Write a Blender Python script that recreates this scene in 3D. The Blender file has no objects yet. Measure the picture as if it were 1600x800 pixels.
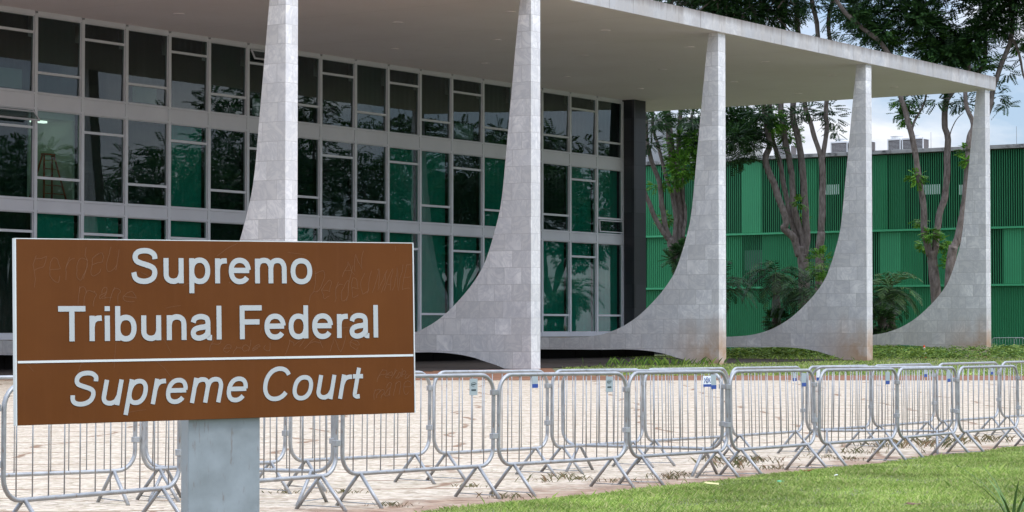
import bpy, bmesh, math, random
import numpy as np
from mathutils import Vector, Matrix, noise
random.seed(7)
S = bpy.context.scene
C = S.collection

# ------------------------------------------------------------------ camera, world, sun, exposure
FPX = 3617.0
TH = math.atan(111 / FPX)
EYE = Vector((0, 0, 1.53))
cam_d = bpy.data.cameras.new('camera')
cam = bpy.data.objects.new('camera', cam_d)
C.objects.link(cam)
cam.location = EYE
cam.rotation_euler = (math.pi / 2 + TH, 0, 0)
cam_d.sensor_width = 36
cam_d.lens = 36 * FPX / 1600
cam_d.clip_start = 0.1
cam_d.clip_end = 4000
S.camera = cam
S.view_settings.view_transform = 'Standard'
S.view_settings.look = 'None'
S.view_settings.exposure = 0.56
S.view_settings.gamma = 1
S.view_settings.use_curve_mapping = False

SUN_EL, SUN_ROT = math.radians(52), math.radians(128)
W = bpy.data.worlds.new('World')
S.world = W
W.use_nodes = True
nt = W.node_tree
nt.nodes.clear()
def wn(t, **k):
    n = nt.nodes.new(t)
    for a, b in k.items():
        setattr(n, a, b)
    return n
sky = wn('ShaderNodeTexSky', sky_type='NISHITA', sun_disc=False, sun_elevation=SUN_EL, sun_rotation=SUN_ROT)
sky.air_density = 1.0; sky.dust_density = 1.2
tc = wn('ShaderNodeTexCoord')
mp = wn('ShaderNodeMapping'); mp.inputs['Scale'].default_value = (2.2, 2.2, 6.5)
mp.inputs['Location'].default_value = (3.1, 0.4, 0.2)
n1 = wn('ShaderNodeTexNoise'); n1.inputs['Scale'].default_value = 2.4; n1.inputs['Detail'].default_value = 9; n1.inputs['Roughness'].default_value = 0.58; n1.inputs['Distortion'].default_value = 0.3
n2 = wn('ShaderNodeTexNoise'); n2.inputs['Scale'].default_value = 4.6; n2.inputs['Detail'].default_value = 8; n2.inputs['Roughness'].default_value = 0.6
r1 = wn('ShaderNodeValToRGB'); r1.color_ramp.elements[0].position = 0.42; r1.color_ramp.elements[1].position = 0.58
r2 = wn('ShaderNodeValToRGB'); r2.color_ramp.elements[0].position = 0.34; r2.color_ramp.elements[1].position = 0.66
r2.color_ramp.elements[0].color = (3.9, 4.3, 5.2, 1); r2.color_ramp.elements[1].color = (8.0, 8.1, 8.4, 1)
mx = wn('ShaderNodeMix', data_type='RGBA')
bg = wn('ShaderNodeBackground'); bg.inputs['Strength'].default_value = 0.1
wo = wn('ShaderNodeOutputWorld')
L = nt.links.new
L(tc.outputs['Generated'], mp.inputs['Vector'])
L(mp.outputs[0], n1.inputs['Vector']); L(mp.outputs[0], n2.inputs['Vector'])
L(n1.outputs['Fac'], r1.inputs[0]); L(n2.outputs['Fac'], r2.inputs[0])
L(r1.outputs[0], mx.inputs[0])
blue = wn('ShaderNodeMix', data_type='RGBA'); blue.inputs[0].default_value = 0.45
blue.inputs[7].default_value = (3.0, 4.3, 6.8, 1)
L(sky.outputs[0], blue.inputs[6])
L(blue.outputs[2], mx.inputs[6]); L(r2.outputs[0], mx.inputs[7])
# an overcast sky is about three times brighter overhead than at the horizon
sz = wn('ShaderNodeSeparateXYZ'); L(tc.outputs['Generated'], sz.inputs[0])
mr = wn('ShaderNodeMapRange'); mr.inputs[1].default_value = 0.10; mr.inputs[2].default_value = 0.9; mr.inputs[3].default_value = 1.0; mr.inputs[4].default_value = 3.6
L(sz.outputs[2], mr.inputs[0])
sc_ = wn('ShaderNodeVectorMath', operation='SCALE'); L(mx.outputs[2], sc_.inputs[0]); L(mr.outputs[0], sc_.inputs['Scale'])
L(sc_.outputs[0], bg.inputs['Color']); L(bg.outputs[0], wo.inputs['Surface'])

sd = bpy.data.lights.new('sun', 'SUN'); sd.energy = 0.8; sd.angle = math.radians(14); sd.color = (1, 0.96, 0.9)
sun = bpy.data.objects.new('sun', sd); C.objects.link(sun)
svec = Vector((math.sin(SUN_ROT) * math.cos(SUN_EL), math.cos(SUN_ROT) * math.cos(SUN_EL), math.sin(SUN_EL)))
sun.rotation_euler = svec.to_track_quat('Z', 'Y').to_euler()

# ------------------------------------------------------------------ measuring helpers
Fv = Vector((0, math.cos(TH), math.sin(TH))); Uv = Vector((0, -math.sin(TH), math.cos(TH))); Rv = Vector((1, 0, 0))
def PT(x, y, Y):
    d = Fv + Rv * ((x - 800) / FPX) - Uv * ((y - 400) / FPX)
    return EYE + d * (Y / d.y)

# ------------------------------------------------------------------ object helpers
def tag(o, label=None, cat=None, group=None, kind=None):
    if label: o['label'] = label
    if cat: o['category'] = cat
    if group: o['group'] = group
    if kind: o['kind'] = kind
    return o
def empty(name, loc=(0, 0, 0), rz=0.0):
    o = bpy.data.objects.new(name, None); C.objects.link(o)
    o.location = loc; o.rotation_euler = (0, 0, rz); o.empty_display_size = 0.2
    return o
class MB:
    def __init__(s): s.v = []; s.f = []; s.sm = []
    def add(s, vs, fs, smooth=False):
        b = len(s.v); s.v += [tuple(p) for p in vs]
        s.f += [tuple(b + i for i in f) for f in fs]; s.sm += [smooth] * len(fs)
    def box(s, x0, x1, y0, y1, z0, z1):
        vs = [(x0, y0, z0), (x1, y0, z0), (x1, y1, z0), (x0, y1, z0), (x0, y0, z1), (x1, y0, z1), (x1, y1, z1), (x0, y1, z1)]
        s.add(vs, [(0, 3, 2, 1), (4, 5, 6, 7), (0, 1, 5, 4), (1, 2, 6, 5), (2, 3, 7, 6), (3, 0, 4, 7)])
    def tube(s, pts, rad, n=8, closed=False, cap=True):
        pts = [Vector(p) for p in pts]; m = len(pts)
        rad = rad if isinstance(rad, (list, tuple)) else [rad] * m
        prev = None; vs = []
        for i, p in enumerate(pts):
            a = pts[(i - 1) % m] if (closed or i) else p
            b = pts[(i + 1) % m] if (closed or i < m - 1) else p
            t = (b - a).normalized()
            if prev is None:
                up = Vector((0, 0, 1)) if abs(t.z) < 0.9 else Vector((0, 1, 0))
                x = t.cross(up).normalized()
            else:
                x = (prev - t * prev.dot(t)).normalized()
            prev = x; y = t.cross(x)
            for k in range(n):
                q = 2 * math.pi * k / n
                vs.append(p + (x * math.cos(q) + y * math.sin(q)) * rad[i])
        fs = []
        for i in range(m if closed else m - 1):
            j = (i + 1) % m
            for k in range(n):
                l = (k + 1) % n
                fs.append((i * n + k, i * n + l, j * n + l, j * n + k))
        if cap and not closed:
            fs.append(tuple(reversed(range(n)))); fs.append(tuple((m - 1) * n + k for k in range(n)))
        s.add(vs, fs, True)
    def lathe(s, prof, n=20, c=(0, 0, 0)):
        vs = []
        for r, z in prof:
            for k in range(n):
                q = 2 * math.pi * k / n
                vs.append((c[0] + r * math.cos(q), c[1] + r * math.sin(q), c[2] + z))
        fs = []
        for i in range(len(prof) - 1):
            for k in range(n):
                l = (k + 1) % n
                fs.append((i * n + k, i * n + l, (i + 1) * n + l, (i + 1) * n + k))
        fs.append(tuple(reversed(range(n)))); fs.append(tuple((len(prof) - 1) * n + k for k in range(n)))
        s.add(vs, fs, False)
    def build(s, name, mat, parent=None, bevel=0):
        me = bpy.data.meshes.new(name); me.from_pydata(s.v, [], s.f)
        me.polygons.foreach_set('use_smooth', s.sm)
        me.materials.append(mat); me.update()
        o = bpy.data.objects.new(name, me); C.objects.link(o)
        if parent: o.parent = parent
        if bevel:
            m = o.modifiers.new('bevel', 'BEVEL'); m.width = bevel; m.segments = 2; m.limit_method = 'ANGLE'
        return o
def copy_tree(o, parent=None):
    c = o.copy(); C.objects.link(c)
    if parent: c.parent = parent
    for ch in [k for k in bpy.data.objects if k.parent == o]:
        copy_tree(ch, c)
    return c
def catmull(P, n=6):
    P = [Vector(p) for p in P]; out = []
    for i in range(len(P) - 1):
        p0 = P[max(i - 1, 0)]; p1 = P[i]; p2 = P[i + 1]; p3 = P[min(i + 2, len(P) - 1)]
        for k in range(n):
            t = k / n
            out.append(0.5 * ((2 * p1) + (p2 - p0) * t + (2 * p0 - 5 * p1 + 4 * p2 - p3) * t * t + (3 * p1 - p0 - 3 * p2 + p3) * t ** 3))
    out.append(P[-1]); return out

# ------------------------------------------------------------------ materials
class Mt:
    """small node wrapper"""
    def __init__(s, name, rough=0.7, metal=0.0, col=(0.5, 0.5, 0.5), spec=0.4):
        s.m = bpy.data.materials.new(name); s.m.use_nodes = True
        s.t = s.m.node_tree; s.b = s.t.nodes['Principled BSDF']
        s.b.inputs['Roughness'].default_value = rough; s.b.inputs['Metallic'].default_value = metal
        s.b.inputs['Base Color'].default_value = (*col, 1); s.b.inputs['Specular IOR Level'].default_value = spec
        s._c = None
    def n(s, t, ins=None, **k):
        nd = s.t.nodes.new(t)
        for a, b in k.items(): setattr(nd, a, b)
        for a, b in (ins or {}).items():
            if isinstance(b, bpy.types.NodeSocket): s.t.links.new(b, nd.inputs[a])
            else: nd.inputs[a].default_value = b
        return nd
    def link(s, a, b): s.t.links.new(a, b)
    def obj(s): return s.n('ShaderNodeTexCoord').outputs['Object']
    def pos(s): return s.n('ShaderNodeNewGeometry').outputs['Position']
    def noise(s, vec, scale, detail=5, rough=0.55, dist=0.0):
        return s.n('ShaderNodeTexNoise', {'Vector': vec, 'Scale': scale, 'Detail': detail, 'Roughness': rough, 'Distortion': dist}).outputs['Fac']
    def ramp(s, fac, stops):
        r = s.n('ShaderNodeValToRGB', {0: fac}); e = r.color_ramp.elements
        while len(e) < len(stops): e.new(0.5)
        for i, (p, c) in enumerate(stops):
            e[i].position = p; e[i].color = (*c, 1) if isinstance(c, tuple) else (c, c, c, 1)
        return r.outputs[0]
    def mix(s, fac, a, b, mode='MIX'):
        m = s.n('ShaderNodeMix', data_type='RGBA', blend_type=mode)
        for i, val in ((0, fac), (6, a), (7, b)):
            if isinstance(val, bpy.types.NodeSocket): s.link(val, m.inputs[i])
            else: m.inputs[i].default_value = (*val, 1) if isinstance(val, tuple) else val
        return m.outputs[2]
    def math(s, op, a, b=0.0, clamp=False):
        m = s.n('ShaderNodeMath', operation=op, use_clamp=clamp)
        for i, val in ((0, a), (1, b)):
            if isinstance(val, bpy.types.NodeSocket): s.link(val, m.inputs[i])
            else: m.inputs[i].default_value = val
        return m.outputs[0]
    def sep(s, v):
        return s.n('ShaderNodeSeparateXYZ', {0: v}).outputs
    def comb(s, x, y, z):
        m = s.n('ShaderNodeCombineXYZ')
        for i, val in ((0, x), (1, y), (2, z)):
            if isinstance(val, bpy.types.NodeSocket): s.link(val, m.inputs[i])
            else: m.inputs[i].default_value = val
        return m.outputs[0]
    def vmul(s, v, sc):
        return s.n('ShaderNodeVectorMath', {0: v, 1: sc}, operation='MULTIPLY').outputs[0]
    def color(s, c): s.link(c, s.b.inputs['Base Color']); return s
    def rough(s, c): s.link(c, s.b.inputs['Roughness']); return s
    def bump(s, h, st=0.3, dist=0.02):
        b = s.n('ShaderNodeBump', {'Height': h, 'Strength': st, 'Distance': dist})
        s.link(b.outputs[0], s.b.inputs['Normal']); return s

def marble(name, base=(0.86, 0.84, 0.805), stain=True, warm=0.0, blk=(0.78, 0.62)):
    M = Mt(name, 0.45, spec=0.3)
    o = M.obj(); x, y, z = M.sep(o)
    u = M.math('ADD', M.math('ADD', x, y), M.math('MULTIPLY', M.n('ShaderNodeObjectInfo').outputs['Random'], 7.0))
    uv = M.comb(u, z, 0.0)
    br = M.n('ShaderNodeTexBrick', {'Vector': uv, 'Color1': (0, 0, 0, 1), 'Color2': (1, 1, 1, 1), 'Mortar': (0.5, 0.5, 0.5, 1), 'Scale': 1.0,
             'Mortar Size': 0.010, 'Mortar Smooth': 0.3, 'Bias': 0.0, 'Brick Width': blk[0], 'Row Height': blk[1]}, offset=0.43, squash=1.35, squash_frequency=3)
    rnd = br.outputs['Color']; mort = br.outputs['Fac']
    # every slab is cut from another part of the block: shift the veining per slab
    off = M.vmul(rnd, (9.0, 5.0, 13.0))
    p = M.n('ShaderNodeVectorMath', {0: o, 1: off}, operation='ADD').outputs[0]
    v1 = M.noise(p, 1.15, 9, 0.6, 2.8)
    vein = M.ramp(v1, [(0.36, 0.0), (0.48, 1.0), (0.56, 0.25), (0.74, 0.0)])
    v2 = M.noise(p, 0.8, 6, 0.6, 1.0)
    dark = tuple(c * f for c, f in zip(base, (0.70, 0.71, 0.74)))
    lite = tuple(min(1, c * 1.16) for c in base)
    c = M.mix(M.ramp(v2, [(0.3, 0.0), (0.7, 1.0)]), dark, lite)
    c = M.mix(M.math('MULTIPLY', rnd, 1.0), c, tuple(c0 * 0.76 for c0 in base))
    c = M.mix(M.math('MULTIPLY', vein, 0.36), c, (0.36, 0.37, 0.40))
    c = M.mix(M.math('MULTIPLY', mort, 0.45), c, (0.30, 0.28, 0.26))
    spk = M.ramp(M.noise(o, 14, 3, 0.5), [(0.71, 0.0), (0.75, 1.0)])
    c = M.mix(M.math('MULTIPLY', spk, 0.12), c, (0.2, 0.19, 0.17))
    if stain:
        nz = M.noise(o, 0.9, 5, 0.6)
        lo = M.n('ShaderNodeMapRange', {0: M.math('ADD', z, M.math('MULTIPLY', M.noise(M.comb(u, 0.0, 0.0), 1.6, 3), 1.8)), 1: 1.4, 2: 3.0, 3: 1.0, 4: 0.0}).outputs[0]
        edge = M.n('ShaderNodeMapRange', {0: y, 1: 0.4, 2: 2.8, 3: 1.0, 4: 0.12}).outputs[0]
        st = M.math('MULTIPLY', M.math('MULTIPLY', lo, edge), M.ramp(nz, [(0.25, 0.2), (0.5, 1.0)]))
        c = M.mix(M.math('MULTIPLY', st, 0.78, True), c, (0.40, 0.21, 0.085))
    if warm:
        w = M.ramp(M.noise(M.comb(u, 0.0, 0.0), 0.8, 4), [(0.4, 0.0), (0.6, 1.0)])
        c = M.mix(M.math('MULTIPLY', w, warm), c, (0.38, 0.29, 0.2))
        drip = M.ramp(M.noise(M.vmul(M.comb(u, z, 0.0), (3.0, 0.35, 1.0)), 1.6, 6, 0.65), [(0.60, 0.0), (0.72, 1.0)])
        c = M.mix(M.math('MULTIPLY', drip, 0.6), c, (0.12, 0.11, 0.1))
        seam = M.n('ShaderNodeTexBrick', {'Vector': M.comb(u, 0.5, 0.0), 'Scale': 1.0, 'Mortar Size': 0.035, 'Mortar Smooth': 0.4, 'Brick Width': 1.75, 'Row Height': 50.0}).outputs['Fac']
        sm_ = M.math('MULTIPLY', seam, M.ramp(M.noise(M.vmul(o, (0.4, 0.4, 0.4)), 1.0, 3), [(0.4, 0.1), (0.6, 0.8)]))
        c = M.mix(sm_, c, (0.2, 0.18, 0.16))
        top = M.n('ShaderNodeMapRange', {0: M.math('ADD', z, M.math('MULTIPLY', M.noise(M.comb(u, 0.0, 0.0), 2.6, 6, 0.7), 0.9)), 1: 14.62, 2: 14.98, 3: 0.0, 4: 0.8}).outputs[0]
        c = M.mix(top, c, (0.13, 0.10, 0.08))
    M.color(c); M.bump(M.math('SUBTRACT', 1.0, mort), 0.25, 0.01)
    return M.m
def simple(name, col, rough=0.6, metal=0.0, var=0.15, scale=3.0, spec=0.4, bump=0.0):
    M = Mt(name, rough, metal, col, spec)
    n = M.noise(M.obj(), scale, 6, 0.6)
    c = M.mix(n, tuple(k * (1 - var) for k in col), tuple(min(1, k * (1 + var)) for k in col))
    M.color(c)
    if bump: M.bump(n, bump, 0.02)
    return M.m
def galv(name, col=(0.42, 0.45, 0.48), var=1.0):
    M = Mt(name, 0.42, 0.55, col, 0.5)
    o = M.obj()
    a = M.noise(o, 7, 5, 0.6); b = M.noise(M.vmul(o, (30, 30, 6)), 1.5, 4, 0.6)
    c = M.mix(M.ramp(a, [(0.35, 0.0), (0.65, 1.0)]), tuple(k * (1 - 0.22 * var) for k in col), tuple(k * (1 + 0.15 * var) for k in col))
    rn = M.n('ShaderNodeObjectInfo').outputs['Random']
    c = M.mix(M.math('MULTIPLY', rn, 0.45 * var), c, tuple(k * 0.68 for k in col))
    c = M.mix(M.math('MULTIPLY', M.ramp(b, [(0.60, 0.0), (0.70, 1.0)]), 0.7 * var), c, (0.20, 0.13, 0.09))
    M.color(c); M.rough(M.ramp(a, [(0.3, 0.34), (0.7, 0.56)]))
    return M.m

m_marble = marble('stained_marble')
m_marble_c = marble('white_marble', stain=False)
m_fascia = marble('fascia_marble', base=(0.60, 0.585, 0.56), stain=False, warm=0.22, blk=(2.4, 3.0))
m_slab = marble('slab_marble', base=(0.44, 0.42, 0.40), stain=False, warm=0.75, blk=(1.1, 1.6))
M = Mt('soffit_plaster', 0.9, spec=0.2)
o = M.obj(); x, y, z = M.sep(o)
c = M.mix(M.ramp(M.noise(o, 0.22, 7, 0.62), [(0.3, 0.0), (0.7, 1.0)]), (0.89, 0.785, 0.79), (0.95, 0.85, 0.86))
br = M.n('ShaderNodeTexBrick', {'Vector': M.comb(y, x, 0.0), 'Scale': 1.0, 'Mortar Size': 0.02, 'Mortar Smooth': 0.5, 'Brick Width': 18.4, 'Row Height': 6.93}, offset=0.0)
c = M.mix(M.math('MULTIPLY', br.outputs['Fac'], 0.35), c, (0.5, 0.44, 0.42))
st = M.ramp(M.noise(o, 1.1, 5, 0.7), [(0.66, 0.0), (0.76, 1.0)])
c = M.mix(M.math('MULTIPLY', st, 0.22), c, (0.45, 0.38, 0.33))
M.color(c); m_soffit = M.m
m_alu = simple('anodised_aluminium', (0.68, 0.685, 0.71), 0.5, 0.25, 0.1, 1.2)
m_span = simple('spandrel_metal', (0.66, 0.66, 0.69), 0.5, 0.1, 0.12, 0.8)
m_granite = None
M = Mt('black_granite', 0.35, 0, (0.02, 0.02, 0.024), 0.5)
o = M.obj(); x, y, z = M.sep(o)
br = M.n('ShaderNodeTexBrick', {'Vector': M.comb(M.math('ADD', x, y), z, 0.0), 'Color1': (0.010, 0.010, 0.013, 1), 'Color2': (0.050, 0.049, 0.058, 1), 'Mortar': (0.008, 0.008, 0.01, 1), 'Scale': 1.0,
          'Mortar Size': 0.012, 'Brick Width': 1.3, 'Row Height': 1.28}, offset=0.0)
M.color(M.mix(M.math('MULTIPLY', M.noise(o, 1.3, 6), 0.5), br.outputs[0], (0.038, 0.038, 0.044)))
m_granite = M.m
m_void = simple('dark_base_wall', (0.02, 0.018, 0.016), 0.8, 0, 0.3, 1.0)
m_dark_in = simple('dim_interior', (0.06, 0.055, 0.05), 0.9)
m_room = simple('pale_room_plaster', (0.80, 0.86, 0.74), 0.9, 0, 0.05)

# glass: a thin pane that lets light through and mirrors what stands opposite
def glass(name, tint, refl):
    m = bpy.data.materials.new(name); m.use_nodes = True; t = m.node_tree; t.nodes.clear()
    out = t.nodes.new('ShaderNodeOutputMaterial'); mix = t.nodes.new('ShaderNodeMixShader')
    tr = t.nodes.new('ShaderNodeBsdfTransparent'); gl = t.nodes.new('ShaderNodeBsdfGlossy')
    fr = t.nodes.new('ShaderNodeFresnel'); 
    ge = t.nodes.new('ShaderNodeNewGeometry'); io = t.nodes.new('ShaderNodeMapRange')   # same mirror strength from either side of the pane
    io.inputs[3].default_value = refl; io.inputs[4].default_value = 1 / refl
    t.links.new(ge.outputs['Backfacing'], io.inputs[0]); t.links.new(io.outputs[0], fr.inputs[0])
    tr.inputs[0].default_value = (*tint, 1); gl.inputs['Roughness'].default_value = 0.004
    gl.inputs[0].default_value = (0.93, 0.95, 1, 1)
    tcn = t.nodes.new('ShaderNodeTexCoord'); nz = t.nodes.new('ShaderNodeTexNoise'); nz.inputs['Scale'].default_value = 0.55; nz.inputs['Detail'].default_value = 1.5
    bp = t.nodes.new('ShaderNodeBump'); bp.inputs['Strength'].default_value = 0.35; bp.inputs['Distance'].default_value = 0.007
    for a, b in ((tcn.outputs['Object'], nz.inputs['Vector']), (nz.outputs['Fac'], bp.inputs['Height']), (bp.outputs[0], gl.inputs['Normal']),
                 (fr.outputs[0], mix.inputs[0]), (tr.outputs[0], mix.inputs[1]), (gl.outputs[0], mix.inputs[2]), (mix.outputs[0], out.inputs['Surface'])):
        t.links.new(a, b)
    return m
m_glass = glass('window_glass', (0.62, 0.72, 0.69), 1.56)
m_blind = {
 'dark': simple('dark_brown_blind', (0.010, 0.007, 0.007), 0.9, 0, 0.2, 0.7),
 'green': simple('dark_green_blind', (0.010, 0.034, 0.026), 0.9, 0, 0.2, 0.7),
 'teal': simple('teal_curtain', (0.018, 0.46, 0.34), 0.9, 0, 0.25, 0.6),
 'pale': simple('pale_board', (0.30, 0.36, 0.34), 0.9)}
M = Mt('louvre_green', 0.45, 0, (0.03, 0.26, 0.10))
M.color(M.mix(M.noise(M.obj(), 0.35, 5), (0.022, 0.185, 0.075), (0.038, 0.26, 0.112))); m_green = M.m
m_green_panel = simple('panel_green', (0.052, 0.325, 0.148), 0.55, 0, 0.2, 0.5)
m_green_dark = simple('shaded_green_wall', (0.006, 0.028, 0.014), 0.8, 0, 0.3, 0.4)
M = Mt('weathered_coping', 0.85, 0)
M.color(M.ramp(M.noise(M.obj(), 1.2, 8, 0.7), [(0.35, (0.06, 0.06, 0.06)), (0.5, (0.33, 0.32, 0.31)), (0.75, (0.42, 0.41, 0.4))])); m_coping = M.m
m_white = simple('white_paint', (0.85, 0.88, 0.88), 0.6, 0, 0.06)
m_acwhite = simple('unit_casing', (0.78, 0.78, 0.77), 0.6, 0, 0.1)
m_acgrille = simple('unit_coil', (0.13, 0.115, 0.11), 0.7, 0, 0.2, 6)
m_concrete = simple('old_concrete', (0.30, 0.30, 0.29), 0.9, 0, 0.2, 0.8)

# plaza paving: small beige stones, wavy brown joints, reddish dirt along the lawn
M = Mt('stone_paving', 0.9, 0, spec=0.2)
p = M.pos(); x, y, z = M.sep(p)
vo = M.n('ShaderNodeTexVoronoi', {'Vector': p, 'Scale': 17.0, 'Randomness': 0.9})
st = M.mix(0.2, (0.42, 0.34, 0.25), vo.outputs['Color'], 'MULTIPLY')
st = M.mix(0.75, st, M.ramp(M.sep(vo.outputs['Color'])[0], [(0.0, (0.22, 0.16, 0.10)), (0.2, (0.41, 0.33, 0.235)), (0.6, (0.51, 0.43, 0.325)), (1.0, (0.66, 0.58, 0.465))]))
big = M.noise(p, 0.22, 6, 0.65)
st = M.mix(M.math('MULTIPLY', M.ramp(big, [(0.4, 0.0), (0.7, 1.0)]), 0.35), st, (0.46, 0.36, 0.27))
dist = M.vmul(M.n('ShaderNodeTexNoise', {'Vector': p, 'Scale': 0.35, 'Detail': 3.0}).outputs['Color'], (1.6, 1.6, 0.0))
q = M.n('ShaderNodeVectorMath', {0: p, 1: dist}, operation='ADD').outputs[0]
fine = M.vmul(M.n('ShaderNodeTexNoise', {'Vector': p, 'Scale': 4.0, 'Detail': 3.0}).outputs['Color'], (0.07, 0.07, 0.0))
q = M.n('ShaderNodeVectorMath', {0: q, 1: fine}, operation='ADD').outputs[0]
br = M.n('ShaderNodeTexBrick', {'Vector': q, 'Scale': 1.0, 'Mortar Size': 0.075, 'Mortar Smooth': 0.7, 'Brick Width': 5.5, 'Row Height': 1.55}, offset=0.4)
brk = M.math('MULTIPLY', br.outputs['Fac'], M.ramp(M.noise(p, 0.7, 4), [(0.30, 0.5), (0.5, 1.0)]))
st = M.mix(brk, st, (0.23, 0.145, 0.09))
# dirt swept against the lawn edge: distance from the line (0,20.5)-(7,31.5)
dl = M.math('ADD', M.math('MULTIPLY', x, -0.838), M.math('MULTIPLY', M.math('SUBTRACT', y, 20.5), 0.545))
dn = M.math('ADD', M.math('ABSOLUTE', M.math('SUBTRACT', dl, 0.15)), M.math('MULTIPLY', M.noise(p, 1.3, 6, 0.65), 3.4))
dm = M.n('ShaderNodeMapRange', {0: dn, 1: 1.9, 2: 2.7, 3: 1.0, 4: 0.0}).outputs[0]
dirt = M.ramp(M.noise(p, 6, 5, 0.6), [(0.3, (0.15, 0.08, 0.048)), (0.55, (0.30, 0.19, 0.125)), (0.75, (0.42, 0.32, 0.23))])
st = M.mix(M.math('MULTIPLY', dm, 0.85), st, dirt)
M.color(st); M.bump(M.math('SUBTRACT', vo.outputs['Distance'], brk), 0.5, 0.02)
m_plaza = M.m
M = Mt('lawn_soil', 0.95, spec=0.1)
p = M.pos()
M.color(M.mix(M.ramp(M.noise(p, 1.1, 6), [(0.35, 0.0), (0.7, 1.0)]), (0.13, 0.145, 0.075), (0.20, 0.19, 0.12))); m_turf = M.m
m_soil = simple('red_soil', (0.22, 0.11, 0.065), 0.95, 0, 0.4, 0.6, 0.1)

m_apron = simple('near_black_ground', (0.035, 0.025, 0.02), 0.9, 0, 0.2, 0.5)  # near-black base colour for the ground between the columns and the building
def leafmat(name, cols, scale=0.4, trans=0.25, rough=0.55):
    M = Mt(name, rough, spec=0.25)
    g = M.n('ShaderNodeNewGeometry')
    r = g.outputs['Random Per Island']
    c = M.ramp(r, [(i / (len(cols) - 1), k) for i, k in enumerate(cols)])
    cl = M.ramp(M.noise(M.pos(), scale, 5, 0.65), [(0.35, 0.62), (0.65, 1.28)])
    c = M.mix(1.0, c, cl, 'MULTIPLY')
    M.color(c)
    t = M.n('ShaderNodeBsdfTranslucent'); M.link(c, t.inputs[0])
    ms = M.n('ShaderNodeMixShader', {0: trans}); M.link(M.b.outputs[0], ms.inputs[1]); M.link(t.outputs[0], ms.inputs[2])
    M.link(ms.outputs[0], M.t.nodes['Material Output'].inputs['Surface'])
    return M.m
m_leaf = leafmat('dark_feathery_leaf', [(0.012, 0.032, 0.012), (0.026, 0.068, 0.018), (0.055, 0.125, 0.026)], 0.3, 0.35)
m_leaf_b = leafmat('bright_leaf', [(0.05, 0.14, 0.015), (0.10, 0.25, 0.02), (0.17, 0.34, 0.04)], 0.8, 0.35)
m_leaf_m = leafmat('mid_leaf', [(0.012, 0.04, 0.014), (0.028, 0.085, 0.02), (0.05, 0.13, 0.028)], 0.8, 0.3)
m_palm = leafmat('palm_leaf', [(0.006, 0.020, 0.006), (0.013, 0.042, 0.010), (0.040, 0.095, 0.020)], 0.8, 0.15)
m_palm_l = leafmat('light_palm_leaf', [(0.02, 0.055, 0.015), (0.045, 0.10, 0.025), (0.09, 0.16, 0.045)], 0.8, 0.2)
m_blade = leafmat('grass_blade', [(0.14, 0.23, 0.04), (0.25, 0.36, 0.065), (0.35, 0.43, 0.11), (0.42, 0.42, 0.17)], 0.7, 0.3, 0.7)
m_cover = leafmat('ground_cover_leaf', [(0.05, 0.12, 0.02), (0.14, 0.24, 0.035), (0.26, 0.34, 0.06)], 0.5, 0.3)
m_weed = leafmat('weed_leaf', [(0.08, 0.09, 0.035), (0.17, 0.15, 0.07), (0.24, 0.15, 0.09)], 0.9, 0.2)
M = Mt('grey_brown_bark', 0.95, spec=0.1)
o = M.obj(); nb = M.noise(M.vmul(o, (3, 3, 1.1)), 2.2, 7, 0.65)
M.color(M.ramp(nb, [(0.3, (0.085, 0.066, 0.054)), (0.55, (0.19, 0.155, 0.135)), (0.8, (0.29, 0.25, 0.22))])); M.bump(nb, 0.6, 0.05)
m_bark = M.m

# ------------------------------------------------------------------ ground
def gz(x, y):
    def sm(a, b, t):
        t = max(0, min(1, (t - a) / (b - a))); return t * t * (3 - 2 * t)
    return -0.12 * sm(16, 34, y) + 0.10 * sm(45, 86, y) - 0.45 * sm(124, 140, y)
def sheet(name, xs, ys, mat, dz, label, inside=None):
    vs = [(x, y, gz(x, y) + dz) for y in ys for x in xs]; nx = len(xs); fs = []
    for j in range(len(ys) - 1):
        for i in range(nx - 1):
            if inside is None or inside((xs[i] + xs[i + 1]) / 2, (ys[j] + ys[j + 1]) / 2):
                fs.append((j * nx + i, j * nx + i + 1, (j + 1) * nx + i + 1, (j + 1) * nx + i))
    b = MB(); b.add(vs, fs, True); o = b.build(name, mat); tag(o, label, None, None, 'structure'); return o
def lin(a, b, n): return [a + (b - a) * i / (n - 1) for i in range(n)]
ys_far = lin(-60, 12, 10) + lin(14, 60, 47) + lin(63, 150, 60) + [170, 260, 600, 2500]
sheet('ground', [-2000, -600, -200, -90] + lin(-60, 80, 36) + [120, 250, 700, 2000], ys_far, m_turf, -0.012, 'flat green ground reaching past the buildings')
sheet('plaza_paving', lin(-75, 70, 60), lin(8, 16, 5) + lin(17, 69, 70), m_plaza, 0.0, 'beige small stone paving with wavy brown joints')
# brown earth between the plaza and the black base wall
def soilband(x, y): return True
sheet('earth_border', lin(-70, 1.5, 40), lin(69, 100, 20), m_soil, 0.004, 'brown bare earth border between plaza and building')
sheet('earth_edge', lin(1.5, 70, 30), lin(69, 75.5, 6), m_soil, 0.004, 'strip of red earth at the far plaza edge')

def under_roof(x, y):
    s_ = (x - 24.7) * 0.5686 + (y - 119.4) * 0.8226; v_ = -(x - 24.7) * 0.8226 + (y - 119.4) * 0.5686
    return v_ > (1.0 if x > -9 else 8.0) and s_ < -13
sheet('dark_ground', lin(-75, 24, 160), lin(50, 150, 160), m_apron, 0.014, 'near-black ground under the building', under_roof)
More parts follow.
